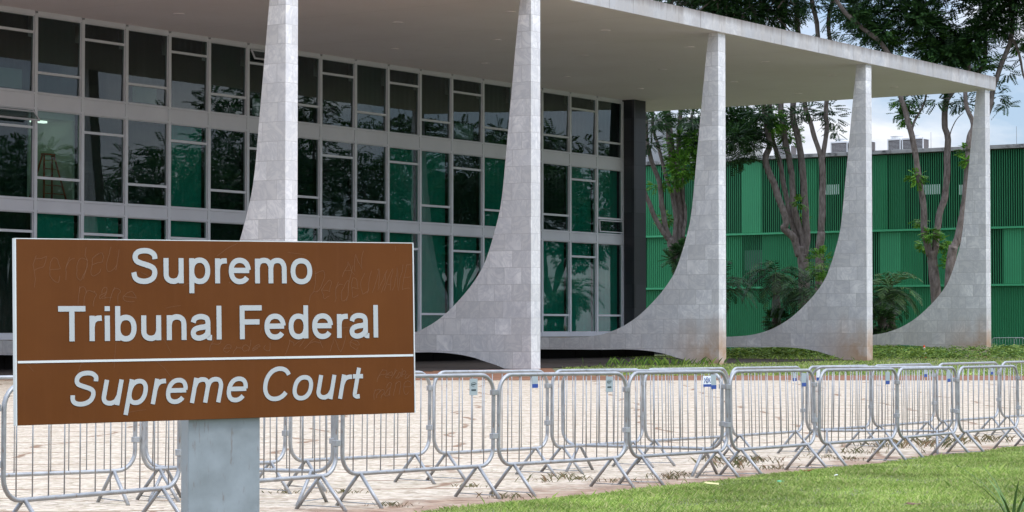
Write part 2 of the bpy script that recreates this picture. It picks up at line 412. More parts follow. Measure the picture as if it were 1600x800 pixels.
# ------------------------------------------------------------------ court building
ANG = math.atan2(2500, 3617)
PHI = math.pi / 2 - ANG
U2 = Vector((math.sin(ANG), math.cos(ANG), 0)); V2 = Vector((-math.cos(ANG), math.sin(ANG), 0))
C5 = Vector((24.70, 119.4, 0))
palace = empty('court_building', C5, PHI)
tag(palace, 'modernist court building with white marble sail columns, flat roof and glass walls', 'building')
ZS = 13.79; SP = 13.87; VF = 18.47
inner = [(0.46, ZS), (0.62, 12.5), (0.84, 10.5), (1.07, 8.4), (1.31, 6.3), (1.62, 5.1), (2.03, 4.02), (2.38, 3.46), (2.95, 2.82), (3.84, 2.06), (4.7, 1.56), (5.6, 1.25), (6.6, 1.10), (8.4, 1.055), (14.2, 1.05)]
under = [(14.2, 0.56), (6.5, 0.56), (4.6, 0.58), (3.48, 0.53), (2.66, 0.41), (2.12, 0.27), (1.54, 0.12), (1.03, -0.06)]
ic = catmull([(a, b, 0) for a, b in inner], 6); uc = catmull([(a, b, 0) for a, b in under], 4)
outline = [(0.0, -0.3), (0.0, ZS)] + [(p.x, p.y) for p in ic] + [(p.x, p.y) for p in uc] + [(1.0, -0.3)]
for k in range(7):
    bm = bmesh.new(); s0 = -SP * k
    lo = [bm.verts.new((-0.6, a, b)) for a, b in outline]; hi = [bm.verts.new((0.0, a, b)) for a, b in outline]
    fa = bm.faces.new(lo); fb = bm.faces.new(list(reversed(hi)))
    n = len(outline)
    for i in range(n):
        j = (i + 1) % n; bm.faces.new((lo[j], lo[i], hi[i], hi[j]))
    bmesh.ops.triangulate(bm, faces=[fa, fb])
    bmesh.ops.recalc_face_normals(bm, faces=bm.faces)
    me = bpy.data.meshes.new('column'); bm.to_mesh(me); bm.free(); me.materials.append(m_marble if k < 3 else m_marble_c)
    c = bpy.data.objects.new('column', me); C.objects.link(c); c.parent = palace; c.location = (s0, 0, 0)
SL = -SP * 6 - 3.0
b = MB(); b.box(SL, 0.42, -0.12, 55, ZS, ZS + 0.01); b.build('soffit', m_soffit, palace)
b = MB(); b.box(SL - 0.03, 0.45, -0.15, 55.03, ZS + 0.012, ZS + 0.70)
rf = b.build('roof', m_fascia, palace)
bl = MB()
for s in range(9):
    for vv in (3.5, 9, 14.5):
        bl = MB(); bl.lathe([(0.16, 0), (0.22, 0), (0.22, -0.025), (0.16, -0.025)], 14, (-4 - s * 6.9, vv, ZS))
        bl.build('ceiling_light', m_soffit, palace)
# floor slab, recessed base, glazed walls
SE = -6.2
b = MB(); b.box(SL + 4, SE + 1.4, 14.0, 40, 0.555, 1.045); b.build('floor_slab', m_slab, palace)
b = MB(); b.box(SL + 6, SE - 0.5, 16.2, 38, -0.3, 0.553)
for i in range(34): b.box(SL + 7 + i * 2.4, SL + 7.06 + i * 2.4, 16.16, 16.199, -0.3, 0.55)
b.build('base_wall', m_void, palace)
b = MB(); b.box(SE, SE + 1.2, VF - 0.72, VF + 18, 1.047, ZS - 0.002); b.build('corner_pillar', m_granite, palace)
BAY = 2.525
BND = [6.22, 8.83, 11.42, 14.05, 16.70, 19.27, 21.88, 24.43, 26.92, 29.36, 31.86, 34.32, 36.80, 39.27, 41.70, 44.22, 46.68, 49.2, 51.7, 54.2, 56.7, 59.2, 61.7, 64.2, 66.7, 69.2]
NB = 25
floors = [(1.27, 5.97), (6.5, 9.95), (10.62, 13.60)]
trans_hi = [5.22, 9.25, 12.95]; trans_lo = [2.15, 7.32, 11.40]
proto = {}
def win_mesh(fl, low, zz):
    z0, z1 = floors[fl]; t = trans_lo[fl] if low else trans_hi[fl]
    f = MB(); w = BAY - 0.16; a = 0.032
    f.box(0, a, 0, 0.09, z0, z1); f.box(w - a, w, 0, 0.09, z0, z1)
    f.box(a, w - a, 0, 0.09, z0, z0 + a); f.box(a, w - a, 0, 0.09, z1 - a, z1)
    f.box(a, w - a, -0.02, 0.09, t - 0.05, t + 0.05)
    g = MB(); g.box(a, w - a, 0.045, 0.05, z0 + a, t - 0.052); g.box(a, w - a, 0.045, 0.05, t + 0.052, z1 - a)
    h = MB(); n = 12
    for i in range(n):  # gently pleated cloth
        x0 = a + (w - 2 * a) * i / n; x1 = a + (w - 2 * a) * (i + 1) / n
        y0 = 0.30 + 0.018 * (i % 2); y1 = 0.30 + 0.018 * ((i + 1) % 2)
        h.add([(x0, y0, z0), (x1, y1, z0), (x1, y1, z1), (x0, y0, z1)], [(0, 1, 2, 3)])
    return f, g, h
tealmid = {7, 8, 5, 16}    # bay numbers counted from the corner pillar
for fl in range(3):
    for i in range(NB):
        low = (i % 2 == 0)
        s0 = -BND[i + 1] + 0.08; wsc = (BND[i + 1] - BND[i] - 0.16) / (BAY - 0.16)
        kind = ('teal' if i not in (17, 12, 9, 21) else 'green') if fl == 0 else ('teal' if (fl == 1 and i in (0, 1, 4, 6, 7, 13, 20)) else ('green' if fl == 1 else ('dark' if i % 4 else 'green')))
        key = (fl, low)
        if key not in proto:
            f, g, h = win_mesh(fl, low, None)
            proto[key] = []
            for nm, bb, mm in (('window', f, m_alu), ('pane', g, m_glass), ('blind', h, m_blind['dark'])):
                me = bpy.data.meshes.new(nm); me.from_pydata(bb.v, [], bb.f); me.materials.append(mm); proto[key].append(me)
        fm, gm, hm = proto[key]
        w = bpy.data.objects.new('window', fm); C.objects.link(w); w.parent = palace; w.location = (s0, VF, 0); w.scale = (wsc, 1, 1)
        g = bpy.data.objects.new('pane', gm); C.objects.link(g); g.parent = w
        tl = random.uniform(-0.003, 0.003) + (0.022 if fl == 2 else 0.0)
        zm = sum(floors[fl]) / 2
        g.rotation_euler = (tl, 0, 0); g.location = (0, zm * math.sin(tl), 0)
        if not (fl == 1 and i == 16):
            h = bpy.data.objects.new('blind', hm); C.objects.link(h); h.parent = w
            h.material_slots[0].link = 'OBJECT'; h.material_slots[0].material = m_blind[kind]
        if (fl, i) in ((2, 5), (2, 17), (2, 11), (2, 14)):
            q = MB(); z0 = floors[fl][0]; q.box(0.5, BAY - 0.6, 0.2, 0.22, z0 + 0.1, z0 + 0.85); q.build('board', m_blind['pale'], w)
# open hopper sashes
def sash(i, zt, zb, ang, hinge_top=True):
    s0 = -BND[i + 1] + 0.14; w = BND[i + 1] - BND[i] - 0.28; h = zt - zb
    q = MB(); e = 0.05
    q.box(0, w, -0.03, 0.03, -e, 0); q.box(0, w, -0.03, 0.03, -h, -h + e); q.box(0, e, -0.03, 0.03, -h + e, -e); q.box(w - e, w, -0.03, 0.03, -h + e, -e)
    o = q.build('open_sash', m_alu, palace); o.location = (s0, VF - 0.07, zt); o.rotation_euler = (-ang if hinge_top else ang, 0, 0)
    q = MB(); q.box(e, w - e, -0.004, 0.004, -h + e, -e); q.build('pane', m_glass, o)
sash(17, 9.86, 9.34, 0.75); sash(11, 13.52, 13.05, 0.5); sash(0, 7.22, 6.58, 0.05)
for i in range(NB + 1):
    b = MB(); s0 = -BND[i]
    b.box(s0 - 0.078, s0 + 0.078, VF - 0.06, VF + 0.14, 1.05, 13.7); b.build('mullion', m_alu, palace)
for (z0, z1, nm) in ((5.972, 6.498, 'spandrel'), (9.952, 10.618, 'spandrel'), (1.047, 1.268, 'sill_rail'), (13.602, 13.788, 'head_rail')):
    b = MB()
    for i in range(NB):
        s0 = -BND[i + 1]; BAY = BND[i + 1] - BND[i]
        if z1 - z0 > 0.4:
            b.box(s0 + 0.084, s0 + BAY - 0.084, VF - 0.03, VF + 0.1, z0 + 0.09, z1 - 0.07)
            b.box(s0 + 0.084, s0 + BAY - 0.084, VF - 0.07, VF + 0.1, z1 - 0.067, z1)
            b.box(s0 + 0.084, s0 + BAY - 0.084, VF - 0.07, VF + 0.1, z0, z0 + 0.087)
        else:
            b.box(s0 + 0.084, s0 + BAY - 0.084, VF - 0.05, VF + 0.1, z0, z1)
    b.build(nm, m_span, palace)
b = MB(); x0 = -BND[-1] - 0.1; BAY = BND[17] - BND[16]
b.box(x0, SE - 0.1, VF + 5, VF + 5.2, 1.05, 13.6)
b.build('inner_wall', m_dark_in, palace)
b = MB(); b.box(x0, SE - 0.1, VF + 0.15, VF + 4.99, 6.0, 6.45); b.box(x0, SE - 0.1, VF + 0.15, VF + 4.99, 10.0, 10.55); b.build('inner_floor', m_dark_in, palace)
# lit room with the ladder on the middle floor
s0 = -BND[17]
b = MB(); b.box(s0 + 0.1, s0 + BAY - 0.1, VF + 2.6, VF + 2.7, 6.452, 9.99); b.box(s0 + 0.0, s0 + 0.098, VF + 0.4, VF + 2.7, 6.452, 9.99); b.box(s0 + BAY - 0.098, s0 + BAY, VF + 0.4, VF + 2.7, 6.452, 9.99)
b.box(s0 + 0.1, s0 + BAY - 0.1, VF + 0.4, VF + 2.598, 9.70, 9.99)
b.build('room', m_room, palace)
m_lamp = bpy.data.materials.new('lamp_glow'); m_lamp.use_nodes = True
m_lamp.node_tree.nodes['Principled BSDF'].inputs['Emission Color'].default_value = (0.95, 1, 0.9, 1); m_lamp.node_tree.nodes['Principled BSDF'].inputs['Emission Strength'].default_value = 1.4
b = MB(); b.box(s0 + 0.6, s0 + 1.9, VF + 1.3, VF + 1.5, 9.62, 9.697); b.build('ceiling_lamp', m_lamp, palace)
# ladder
m_lad = simple('orange_fibreglass', (0.55, 0.09, 0.035), 0.5)
m_lad2 = simple('yellow_tread', (0.65, 0.42, 0.05), 0.5)
def tow(s, v, z): return C5 + U2 * s + V2 * v + Vector((0, 0, z))
lad = empty('step_ladder', tow(s0 + 1.62, VF + 0.95, 6.46), PHI)
tag(lad, 'orange step ladder standing open behind an upper window', 'ladder')
for sy in (-1, 1):
    b = MB()
    for sx in (-1, 1):
        b.tube([(sx * 0.62, sy * 0.42, 0), (sx * 0.26, sy * 0.05, 1.86)], 0.04, 6)
    b.build('rail', m_lad, lad)
for k in range(5):
    z = 0.3 + k * 0.33; w = 0.62 - 0.36 * z / 1.86; dpt = 0.42 - 0.37 * z / 1.86
    b = MB(); b.box(-w, w, -dpt - 0.04, -dpt + 0.04, z, z + 0.03); b.build('tread', m_lad2 if k == 4 else m_lad, lad)
b = MB(); b.box(-0.3, 0.3, -0.09, 0.09, 1.86, 1.92); b.build('top_step', m_lad, lad)

# ------------------------------------------------------------------ green annex
A0 = Vector((32.15, 155.0, 0))
annex = empty('annex_building', A0, PHI)
tag(annex, 'long low annex clad in green vertical louvres behind the trees', 'building')
def ax(px):   # along-facade distance for a column of the photograph
    d = (px - 800) / FPX
    # A0 + t*V2 with X/Y = d
    return (A0.x - d * A0.y) / (d * V2.y - V2.x)
YL, YR = 62.0, -18.0
ZT, Z2, Z1, Z0 = 13.45, 8.17, 4.34, -0.05
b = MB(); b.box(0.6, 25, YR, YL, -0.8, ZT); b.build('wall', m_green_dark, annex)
b = MB(); b.box(-0.35, 25.2, YR - 0.2, YL + 0.2, ZT + 0.002, ZT + 0.25); b.build('coping', m_coping, annex)
for (z0, z1) in ((Z0, Z1), (Z1, Z2), (Z2, ZT)):
    b = MB(); yy = YR
    while yy < YL:
        b.box(-0.13, -0.06, yy, yy + 0.046, z0 + 0.07, z1 - 0.07); yy += 0.165
    b.build('louvre_screen', m_green, annex)
for z in (Z0, Z1, Z2):
    b = MB(); b.box(-0.30, 0.1, YR, YL, z - 0.068, z + 0.068); b.build('rail', m_green_panel, annex)
def panel(p0, p1, z0, z1, m, nm, x=-0.05, dx=0.04):
    a, c = sorted((ax(p0), ax(p1))); q = MB(); q.box(x, x + dx, a, c, z0 + 0.08, z1 - 0.08); q.build(nm, m, annex)
for p0, p1 in ((1008, 1034), (1160, 1192), (1259, 1278), (1364, 1388)): panel(p0, p1, Z2, ZT, m_green_panel, 'panel')
for p0, p1 in ((1012, 1060), (1120, 1160), (1191, 1262), (1290, 1330), (1376, 1443), (1460, 1500), (1569, 1640)): panel(p0, p1, Z1, Z2, m_green_panel, 'panel')
panel(940, 1700, Z0, Z1, m_green, 'panel')
for p0, p1 in ((1388, 1412), (1040, 1062)): panel(p0, p1, Z2, ZT, m_green, 'panel', 0.25)
# solid sheets standing in front of the slats
for (p0, p1, z0, z1) in ((1161, 1191, Z2, ZT), (1376, 1408, Z1, Z2), (1570, 1598, Z1, Z2)):
    a, c = sorted((ax(p0), ax(p1))); q = MB(); q.box(-0.105, -0.09, a, c, z0 + 0.1, z1 - 0.1); q.build('cover_sheet', m_green_panel, annex)
for (p0, p1) in ((1291, 1312), (1443, 1471), (1500, 1509)):
    Yc = (A0 + V2 * ax(p0)).y
    zt = PT(p0, 287, Yc).z; zb = PT(p0, 306, Yc).z
    panel(p0, p1, zb, zt, m_white, 'window', -0.055, 0.05)
for (p0, p1) in ((1163, 1190), (1264, 1276)):
    panel(p0, p1, 5.5, 7.1, simple('dim_window', (0.12, 0.17, 0.16), 0.3), 'window', 0.1, 0.05)
b = MB(); b.box(-0.2, 0, YR, YL, -0.8, -0.14); b.build('plinth', m_void, annex)

# rooftop units
def unit(px0, px1, label, tall=0.95, d=3.0):
    a, c = sorted((ax(px0), ax(px1))); w = c - a
    base = A0 + V2 * a + U2 * d; r = empty('rooftop_cooling_unit', (base.x, base.y, ZT + 0.252), PHI)
    tag(r, label, 'cooling unit', 'cooling units on the annex roof')
    q = MB(); e = 0.07
    for yy in (0, w - e): 
        for xx in (0, 1.0 - e): q.box(xx, xx + e, yy, yy + e, 0, tall - 0.002)
    q.box(0, 1.0, 0, w, tall, tall + 0.10); q.box(e, 1.0 - e, e, w - e, 0.0, 0.06); q.build('casing', m_acwhite, r)
    q = MB(); q.box(e * 0.5, 1.0 - e * 0.5, e * 0.6, w - e * 0.6, 0.062, tall - 0.003)
    q.build('coil', m_acgrille, r)
    q = MB()
    for j in range(9): 
        q.box(e * 0.3, e * 0.5 - 0.002, e, w - e, 0.1 + j * 0.09, 0.112 + j * 0.09)
    q.build('grille', m_acwhite, r)
    q = MB(); q.lathe([(0.44, tall + 0.10), (0.42, tall + 0.24), (0.48, tall + 0.30), (0.40, tall + 0.30), (0.36, tall + 0.11)], 20, (0.5, w / 2, 0)); q.build('fan_ring', m_acwhite, r)
unit(1178, 1205, 'grey cooling unit on the roof behind the dense dark foliage')
unit(1268, 1295, 'grey cooling unit on the roof behind the forked trunk')
unit(1297, 1330, 'boxy cooling unit beside the fourth column, brown coil showing')
unit(1358, 1379, 'cooling unit half hidden by the fourth column')
unit(1381, 1415, 'boxy cooling unit standing alone under open sky, rightmost of all')
for (px, h) in ((1456, 1.1), (1590, 1.2)):
    q = MB(); bs = A0 + V2 * ax(px); q.tube([(0, 0, 0), (0, 0, h)], 0.012, 5)
    o = q.build('roof_rod', m_acgrille); o.location = (bs.x, bs.y, ZT + 0.253)
    tag(o, 'thin rod on the annex roof ' + ('beyond the last column' if px > 1500 else 'between two bare trunks'), 'rod')
# far concrete block glimpsed beyond the left trees
blk = empty('concrete_building', (12.0, 205, -0.6), PHI)
tag(blk, 'plain grey concrete building glimpsed behind the leftmost tree', 'building')
q = MB(); q.box(0, 14, -4, 22, 0, 20.5); q.build('wall', m_concrete, blk)
q = MB(); q.box(-0.4, 14.4, -4.4, 22.4, 20.502, 21.3); q.build('roof', m_acwhite, blk)

# ------------------------------------------------------------------ vegetation
class LB:
    """leaf builder: arrays of small quads"""
    def __init__(s): s.v = []; s.n = 0
    def quad(s, a, b, c, d): s.v += [a, b, c, d]; s.n += 1
    def frond(s, p, d, length, pairs, lw, ll, droop=0.35, rnd=random):
        d = d.normalized(); side = d.cross(Vector((0, 0, 1)))
        if side.length < 0.1: side = Vector((1, 0, 0))
        side.normalize(); q = p.copy()
        tilt = rnd.uniform(-0.5, 0.5); up = side.cross(d).normalized()
        side = (side * math.cos(tilt) + up * math.sin(tilt)).normalized()
        step = length / pairs
        for i in range(pairs):
            d = (d + Vector((0, 0, -droop / pairs))).normalized(); q = q + d * step
            f = 1 - 0.5 * abs(i / pairs - 0.4)
            for sg in (-1, 1):
                o = (side * sg + d * 0.45 + Vector((0, 0, -0.25))).normalized() * ll * f
                w = d * lw * 0.5
                s.quad(q, q + o * 0.5 + w, q + o, q + o * 0.5 - w)
    def build(s, name, mat, parent=None):
        me = bpy.data.meshes.new(name)
        me.from_pydata([tuple(p) for p in s.v], [], [(4 * i, 4 * i + 1, 4 * i + 2, 4 * i + 3) for i in range(s.n)])
        me.materials.append(mat); o = bpy.data.objects.new(name, me); C.objects.link(o)
        if parent: o.parent = parent
        return o
def rsphere(r=random):
    while True:
        v = Vector((r.uniform(-1, 1), r.uniform(-1, 1), r.uniform(-1, 1)))
        if 0.05 < v.length < 1: return v
def cluster(lb, c, rad, nf, length=0.75, ll=0.26, lw=0.12, pairs=6, flat=0.55):
    for _ in range(nf):
        o = rsphere(); p = c + Vector((o.x * rad, o.y * rad, o.z * rad * flat))
        d = Vector((o.x + random.uniform(-.4, .4), o.y + random.uniform(-.4, .4), o.z * 0.5 + random.uniform(-.25, .3)))
        lb.frond(p, d, length * random.uniform(0.7, 1.2), pairs, lw, ll)
def wob(pts, amp, n=5):
    out = catmull(pts, n)
    return [p + noise.noise_vector(p * 0.9) * amp for p in out]
def limb(mb, pts, r0, r1, knots=0):
    q = wob(pts, 0.10); m = len(q)
    rr = [(r0 + (r1 - r0) * i / (m - 1)) * (1 + 0.10 * noise.noise(q[i] * 1.7)) for i in range(m)]
    mb.tube(q, rr, 9)
    for _ in range(knots):
        i = random.randrange(1, m - 1); a = random.uniform(0, 6.28)
        p = q[i] + Vector((math.cos(a), math.sin(a), 0.1)) * rr[i] * 0.7
        mb.tube([p - Vector((0, 0, 0.12)), p, p + Vector((0, 0, 0.12))], [0.05, rr[i] * 0.55, 0.05], 6)
def limb_px(mb, pts, Y, w0, w1, dy=0.0, knots=0):
    """pts measured on the photograph, w = width in photo pixels at start and end"""
    sc = Y / FPX; n = len(pts)
    P3 = [PT(x, y, Y + dy * i / max(1, n - 1)) for i, (x, y) in enumerate(pts)]
    limb(mb, P3, w0 * sc / 2, w1 * sc / 2, knots)
    return P3
def twigs(mb, c, k=3):
    for _ in range(k):
        o = rsphere() * 1.2
        mb.tube([c - Vector((o.x, o.y, 1.2)), c + o * 0.3, c + o], [0.06, 0.035, 0.012], 5)

def traced_tree(Y, base, limbs, clumps, label, seed, extra=None):
    random.seed(seed)
    root = empty('tree', base); tag(root, label, 'tree', 'tall trees behind the court')
    mb = MB(); lb = LB(); lb2 = LB()
    for (pts, w0, w1, dy, kn) in limbs: limb_px(mb, pts, Y, w0, w1, dy, kn)
    for (px, py, rpx, nf, br) in clumps:
        dy = random.uniform(-2.2, 2.2)
        c = PT(px, py, Y + dy); rad = rpx * Y / FPX
        if br: cluster(lb2, c, rad, nf * 5, 0.42, 0.22, 0.14, 4, 0.8)
        else: cluster(lb, c, rad, nf * (1 if py < 110 else 2))
        if not br and rad > 1.0: twigs(mb, c, 2)
    # the rest of the crown, above and beside the frame
    if extra:
        (x0, x1, y0, y1, n) = extra
        for _ in range(n):
            c = PT(random.uniform(x0, x1), random.uniform(y0, y1), Y + random.uniform(-4, 4))
            cluster(lb, c, random.uniform(0.9, 1.7), 26); twigs(mb, c, 2)
    M3 = Matrix.Translation(-Vector(base))
    mb.v = [tuple(Vector(p) - Vector(base)) for p in mb.v]
    for l in (lb, lb2): l.v = [p - Vector(base) for p in l.v]
    mb.build('trunk', m_bark, root); lb.build('crown', m_leaf, root)
    if lb2.n: lb2.build('young_shoots', m_leaf_b, root)
    return root

def canopy(n, region, rr=(22, 40), nf=40, hole=None):
    out = []
    while len(out) < n:
        x = random.uniform(region[0], region[1]); y = random.uniform(region[2], region[3])
        if hole and any(((x - a) / c) ** 2 + ((y - b) / d) ** 2 < 1 for a, b, c, d in hole): continue
        out.append((x, y, random.uniform(*rr), nf, 0))
    return out
random.seed(21)
HOLES = [(1283, 42, 22, 26), (1250, 30, 16, 14), (1310, 70, 26, 12), (1580, 90, 26, 42), (1500, 12, 10, 10), (1415, 8, 8, 8), (1560, 110, 20, 24), (1545, 62, 10, 12)]
# tree 1 (left, behind the third column)
YT1 = 150
b1 = PT(1062, 553, YT1)
traced_tree(YT1, (b1.x, b1.y, -0.45), [
 ([(1062, 553), (1062, 470), (1055, 410), (1046, 372)], 15, 11, 0, 4),
 ([(1046, 372), (1037, 342), (1032, 295), (1022, 262), (1012, 232), (1009, 190), (1004, 120), (1000, 40)], 9, 5, -1.5, 2),
 ([(1046, 376), (1027, 348), (1013, 315), (1004, 285), (996, 220)], 9, 5, -1, 1),
 ([(1052, 400), (1054, 329), (1040, 270), (1026, 222), (1018, 170), (1020, 60)], 7, 4, 1.5, 1),
 ([(1064, 500), (1066, 400), (1066, 369), (1061, 325), (1059, 278), (1062, 190), (1070, 60)], 12, 6, 1, 2),
 ([(1068, 372), (1070, 330), (1067, 278), (1080, 190), (1095, 80), (1105, -20)], 6, 4, 2, 0),
 ([(1066, 430), (1062, 330), (1050, 236), (1042, 177), (1038, 90), (1050, -20)], 13, 10, 3, 0)],
 [(1022, 190, 22, 40, 0), (1015, 225, 14, 18, 0), (1080, 185, 22, 34, 0), (1100, 200, 24, 40, 0), (1060, 205, 16, 20, 0), (1068, 228, 27, 46, 1), (1066, 262, 24, 40, 1), (1056, 250, 14, 16, 1), (1088, 222, 20, 26, 1), (1050, 285, 10, 10, 1),
  (1090, 215, 18, 30, 0), (1088, 245, 16, 26, 0), (1092, 270, 14, 18, 0), (1024, 290, 7, 5, 1), (1038, 342, 10, 8, 1), (1063, 380, 12, 14, 0), (1070, 392, 14, 18, 0), (1055, 405, 11, 10, 0), (1032, 180, 18, 24, 0), (1140, 190, 20, 40, 0)]
 + canopy(12, (1045, 1130, -25, 12), (20, 34), 48),
 'tree of many thin crooked trunks with fresh leaf clusters, behind the third column', 1, (960, 1130, -230, -10, 40))
# dark low bough behind column three
YT2 = 146
b2 = PT(1256, 553, YT2)
traced_tree(YT2, (b2.x, b2.y, -0.45), [
 ([(1256, 553), (1257, 470), (1256, 415), (1253, 385)], 20, 16, 0, 4),
 ([(1256, 420), (1254, 375), (1242, 325), (1235, 262), (1226, 215), (1220, 160), (1222, 90), (1224, 43), (1216, 0), (1210, -60)], 11, 7, 1, 2),
 ([(1250, 400), (1240, 372), (1226, 357), (1229, 345), (1212, 295), (1197, 252), (1202, 225), (1195, 177), (1184, 110), (1181, 35), (1160, -20), (1130, -90)], 12, 7, -1, 2),
 ([(1255, 410), (1242, 362), (1230, 312), (1217, 250), (1206, 215), (1203, 160), (1190, 60), (1200, -50)], 9, 6, 2.5, 1),
 ([(1258, 400), (1260, 360), (1255, 275), (1250, 230), (1238, 170), (1250, 100), (1245, 20), (1240, -60)], 12, 8, 0.8, 1)],
 [(1160, 190, 26, 90, 0), (1150, 215, 22, 70, 0), (1165, 212, 20, 50, 0), (1172, 225, 16, 26, 0), (1145, 245, 16, 24, 0), (1163, 246, 12, 14, 0), (1206, 180, 14, 20, 0), (1203, 172, 17, 22, 1), (1213, 190, 12, 12, 1), (1232, 211, 17, 24, 1), (1208, 205, 10, 8, 1), (1212, 232, 10, 8, 0),
  (1243, 182, 12, 12, 0), (1185, 176, 14, 18, 0), (1250, 316, 5, 4, 1), (1256, 341, 4, 3, 1), (1170, 205, 22, 40, 0), (1140, 180, 20, 40, 0), (1248, 176, 10, 8, 0)]
 + canopy(34, (1085, 1250, -25, 38), (20, 32), 48, HOLES),
 'tree of four slender grey trunks fanning up from one base behind the palms', 2, (1080, 1290, -240, -20, 55))
YT2b = 144
b2 = PT(1280, 553, YT2b)
traced_tree(YT2b, (b2.x, b2.y, -0.45), [
 ([(1280, 553), (1279, 470), (1280, 400), (1283, 362)], 13, 13, 0, 5),
 ([(1283, 366), (1284, 310), (1285, 275), (1285, 244)], 11, 10, 0, 1),
 ([(1285, 250), (1278, 225), (1268, 200), (1258, 166), (1262, 110), (1278, 58), (1268, 0), (1262, -70)], 8, 7, -0.5, 1),
 ([(1286, 250), (1292, 210), (1292, 162), (1300, 90), (1296, 20), (1330, -60)], 8, 6, 1, 1)],
 [(1300, 185, 13, 14, 0), (1283, 178, 12, 10, 0), (1305, 205, 7, 5, 0), (1263, 68, 9, 9, 0), (1252, 62, 9, 8, 0), (1262, 170, 10, 7, 0), (1295, 170, 12, 10, 0)]
 + canopy(8, (1290, 1345, 15, 62), (13, 20), 20, HOLES) + canopy(7, (1250, 1330, -25, 12), (16, 26), 30, HOLES),
 'single trunk forking in a narrow V in front of the cooling units', 3, (1200, 1340, -230, -25, 38))
YT3 = 138
b3 = PT(1466, 553, YT3)
traced_tree(YT3, (b3.x, b3.y, -0.4), [
 ([(1467, 556), (1465, 500), (1460, 430), (1455, 392)], 19, 15, 0, 5),
 ([(1453, 400), (1445, 362), (1442, 320), (1435, 270), (1427, 220), (1421, 196), (1410, 158), (1400, 110), (1379, 70), (1350, 45), (1321, 19), (1290, -20)], 11, 6, -2, 3),
 ([(1425, 205), (1430, 188), (1440, 170), (1445, 150), (1450, 100)], 4, 3, 1, 0),
 ([(1458, 405), (1467, 345), (1477, 295), (1480, 220), (1476, 193), (1479, 150), (1480, 110), (1470, 50), (1440, 10), (1400, -40)], 11, 8, 1.5, 2),
 ([(1479, 160), (1500, 130), (1530, 110), (1540, 77), (1538, 20), (1530, -50)], 7, 8, 2, 0),
 ([(1484, 212), (1492, 190), (1506, 176)], 2.0, 1.0, 1, 0)],
 [(1408, 160, 10, 10, 1), (1417, 182, 13, 14, 1), (1404, 178, 9, 7, 0), (1438, 160, 8, 6, 0), (1425, 150, 12, 10, 0), (1465, 157, 10, 8, 0), (1497, 158, 12, 10, 0), (1512, 162, 10, 8, 0),
  (1433, 276, 9, 8, 1), (1455, 366, 9, 9, 1), (1445, 382, 8, 8, 1), (1467, 378, 9, 10, 1), (1436, 345, 6, 4, 1)]
 + canopy(62, (1325, 1550, -20, 80), (13, 24), 38, HOLES) + canopy(22, (1440, 1535, 60, 108), (12, 20), 30, HOLES) + [(random.uniform(1400, 1560), random.uniform(20, 100), 9, 7, 1) for _ in range(12)],
 'tall tree with two bare trunks rising clear against the sky between the last columns', 4, (1280, 1600, -240, -25, 70))
YT4 = 136
b4 = PT(1486, 553, YT4)
traced_tree(YT4, (b4.x, b4.y, -0.4), [
 ([(1486, 556), (1484, 480), (1485, 420), (1490, 385)], 17, 15, 0, 5),
 ([(1489, 390), (1500, 360), (1507, 320), (1512, 257), (1516, 215), (1520, 193), (1507, 150), (1515, 100)], 13, 6, 0, 3),
 ([(1505, 335), (1525, 250), (1545, 170), (1553, 135), (1580, 54), (1578, 0), (1570, -60)], 9, 7, 0.5, 1),
 ([(1580, 60), (1590, 80), (1597, 105), (1612, 160)], 5, 3, 1, 0)],
 [(1510, 236, 9, 8, 1), (1513, 252, 6, 5, 1), (1484, 388, 6, 4, 1), (1484, 413, 6, 5, 1), (1555, 150, 13, 12, 0), (1560, 135, 9, 7, 0), (1570, 165, 8, 6, 0), (1590, 70, 12, 12, 1), (1600, 55, 12, 12, 0), (1594, 85, 10, 9, 0), (1566, 100, 10, 9, 0), (1552, 95, 9, 8, 0), (1575, 112, 8, 6, 0)]
 + canopy(34, (1540, 1650, -25, 48), (14, 24), 34, HOLES),
 'leaning tree half hidden behind the last column, rough knotted bark', 5, (1500, 1700, -220, -25, 50))

# trees across the way, which the glass walls mirror
random.seed(44)
def generic_tree():
    root = empty('tree', (0, 0, 0)); mb = MB(); lb = LB()
    tops = []
    limb(mb, [Vector((0, 0, -0.3)), Vector((0.1, 0.1, 1.5)), Vector((0, 0.2, 3.2))], 0.42, 0.32)
    for k in range(7):
        a = k * 0.9 + random.uniform(-.2, .2); r = random.uniform(2.5, 5.2); h = random.uniform(8, 12.5)
        e = Vector((math.cos(a) * r, math.sin(a) * r, h))
        limb(mb, [Vector((0, 0.2, 3.0)), Vector((math.cos(a) * r * .35, math.sin(a) * r * .35, 5.5)), e], 0.2, 0.06)
        tops.append(e)
    for e in tops:
        for _ in range(16):
            o = rsphere() * 3.2; c = e + Vector((o.x, o.y, o.z * 0.8)); cluster(lb, c, random.uniform(0.9, 1.4), 24, pairs=6, lw=0.14, ll=0.30)
            mb.tube([e - Vector((0, 0, 1)), (e + c) / 2, c], [0.06, 0.03, 0.01], 5)
    mb.build('trunk', m_bark, root); lb.build('crown', m_leaf, root)
    return root
gt = generic_tree()
spots = [(37, 85, 0.88), (46, 98, 0.92), (50, 110, 0.92), (62, 120, 1.2), (56, 133, 1.05), (70, 146, 1.1), (82, 165, 1.2), (60, 100, 1.0), (70, 116, 1.2), (78, 138, 1.3)]
for i, (x, y, sc) in enumerate(spots):
    t = gt if i == 0 else copy_tree(gt)
    t.location = (x, y, 0); t.scale = (sc, sc, sc * (1.02 if i < 8 else 0.9)); t.rotation_euler = (0, 0, i * 1.3)
    tag(t, 'leafy tree standing across from the glass wall and mirrored in its panes', 'tree', 'trees mirrored in the glass')

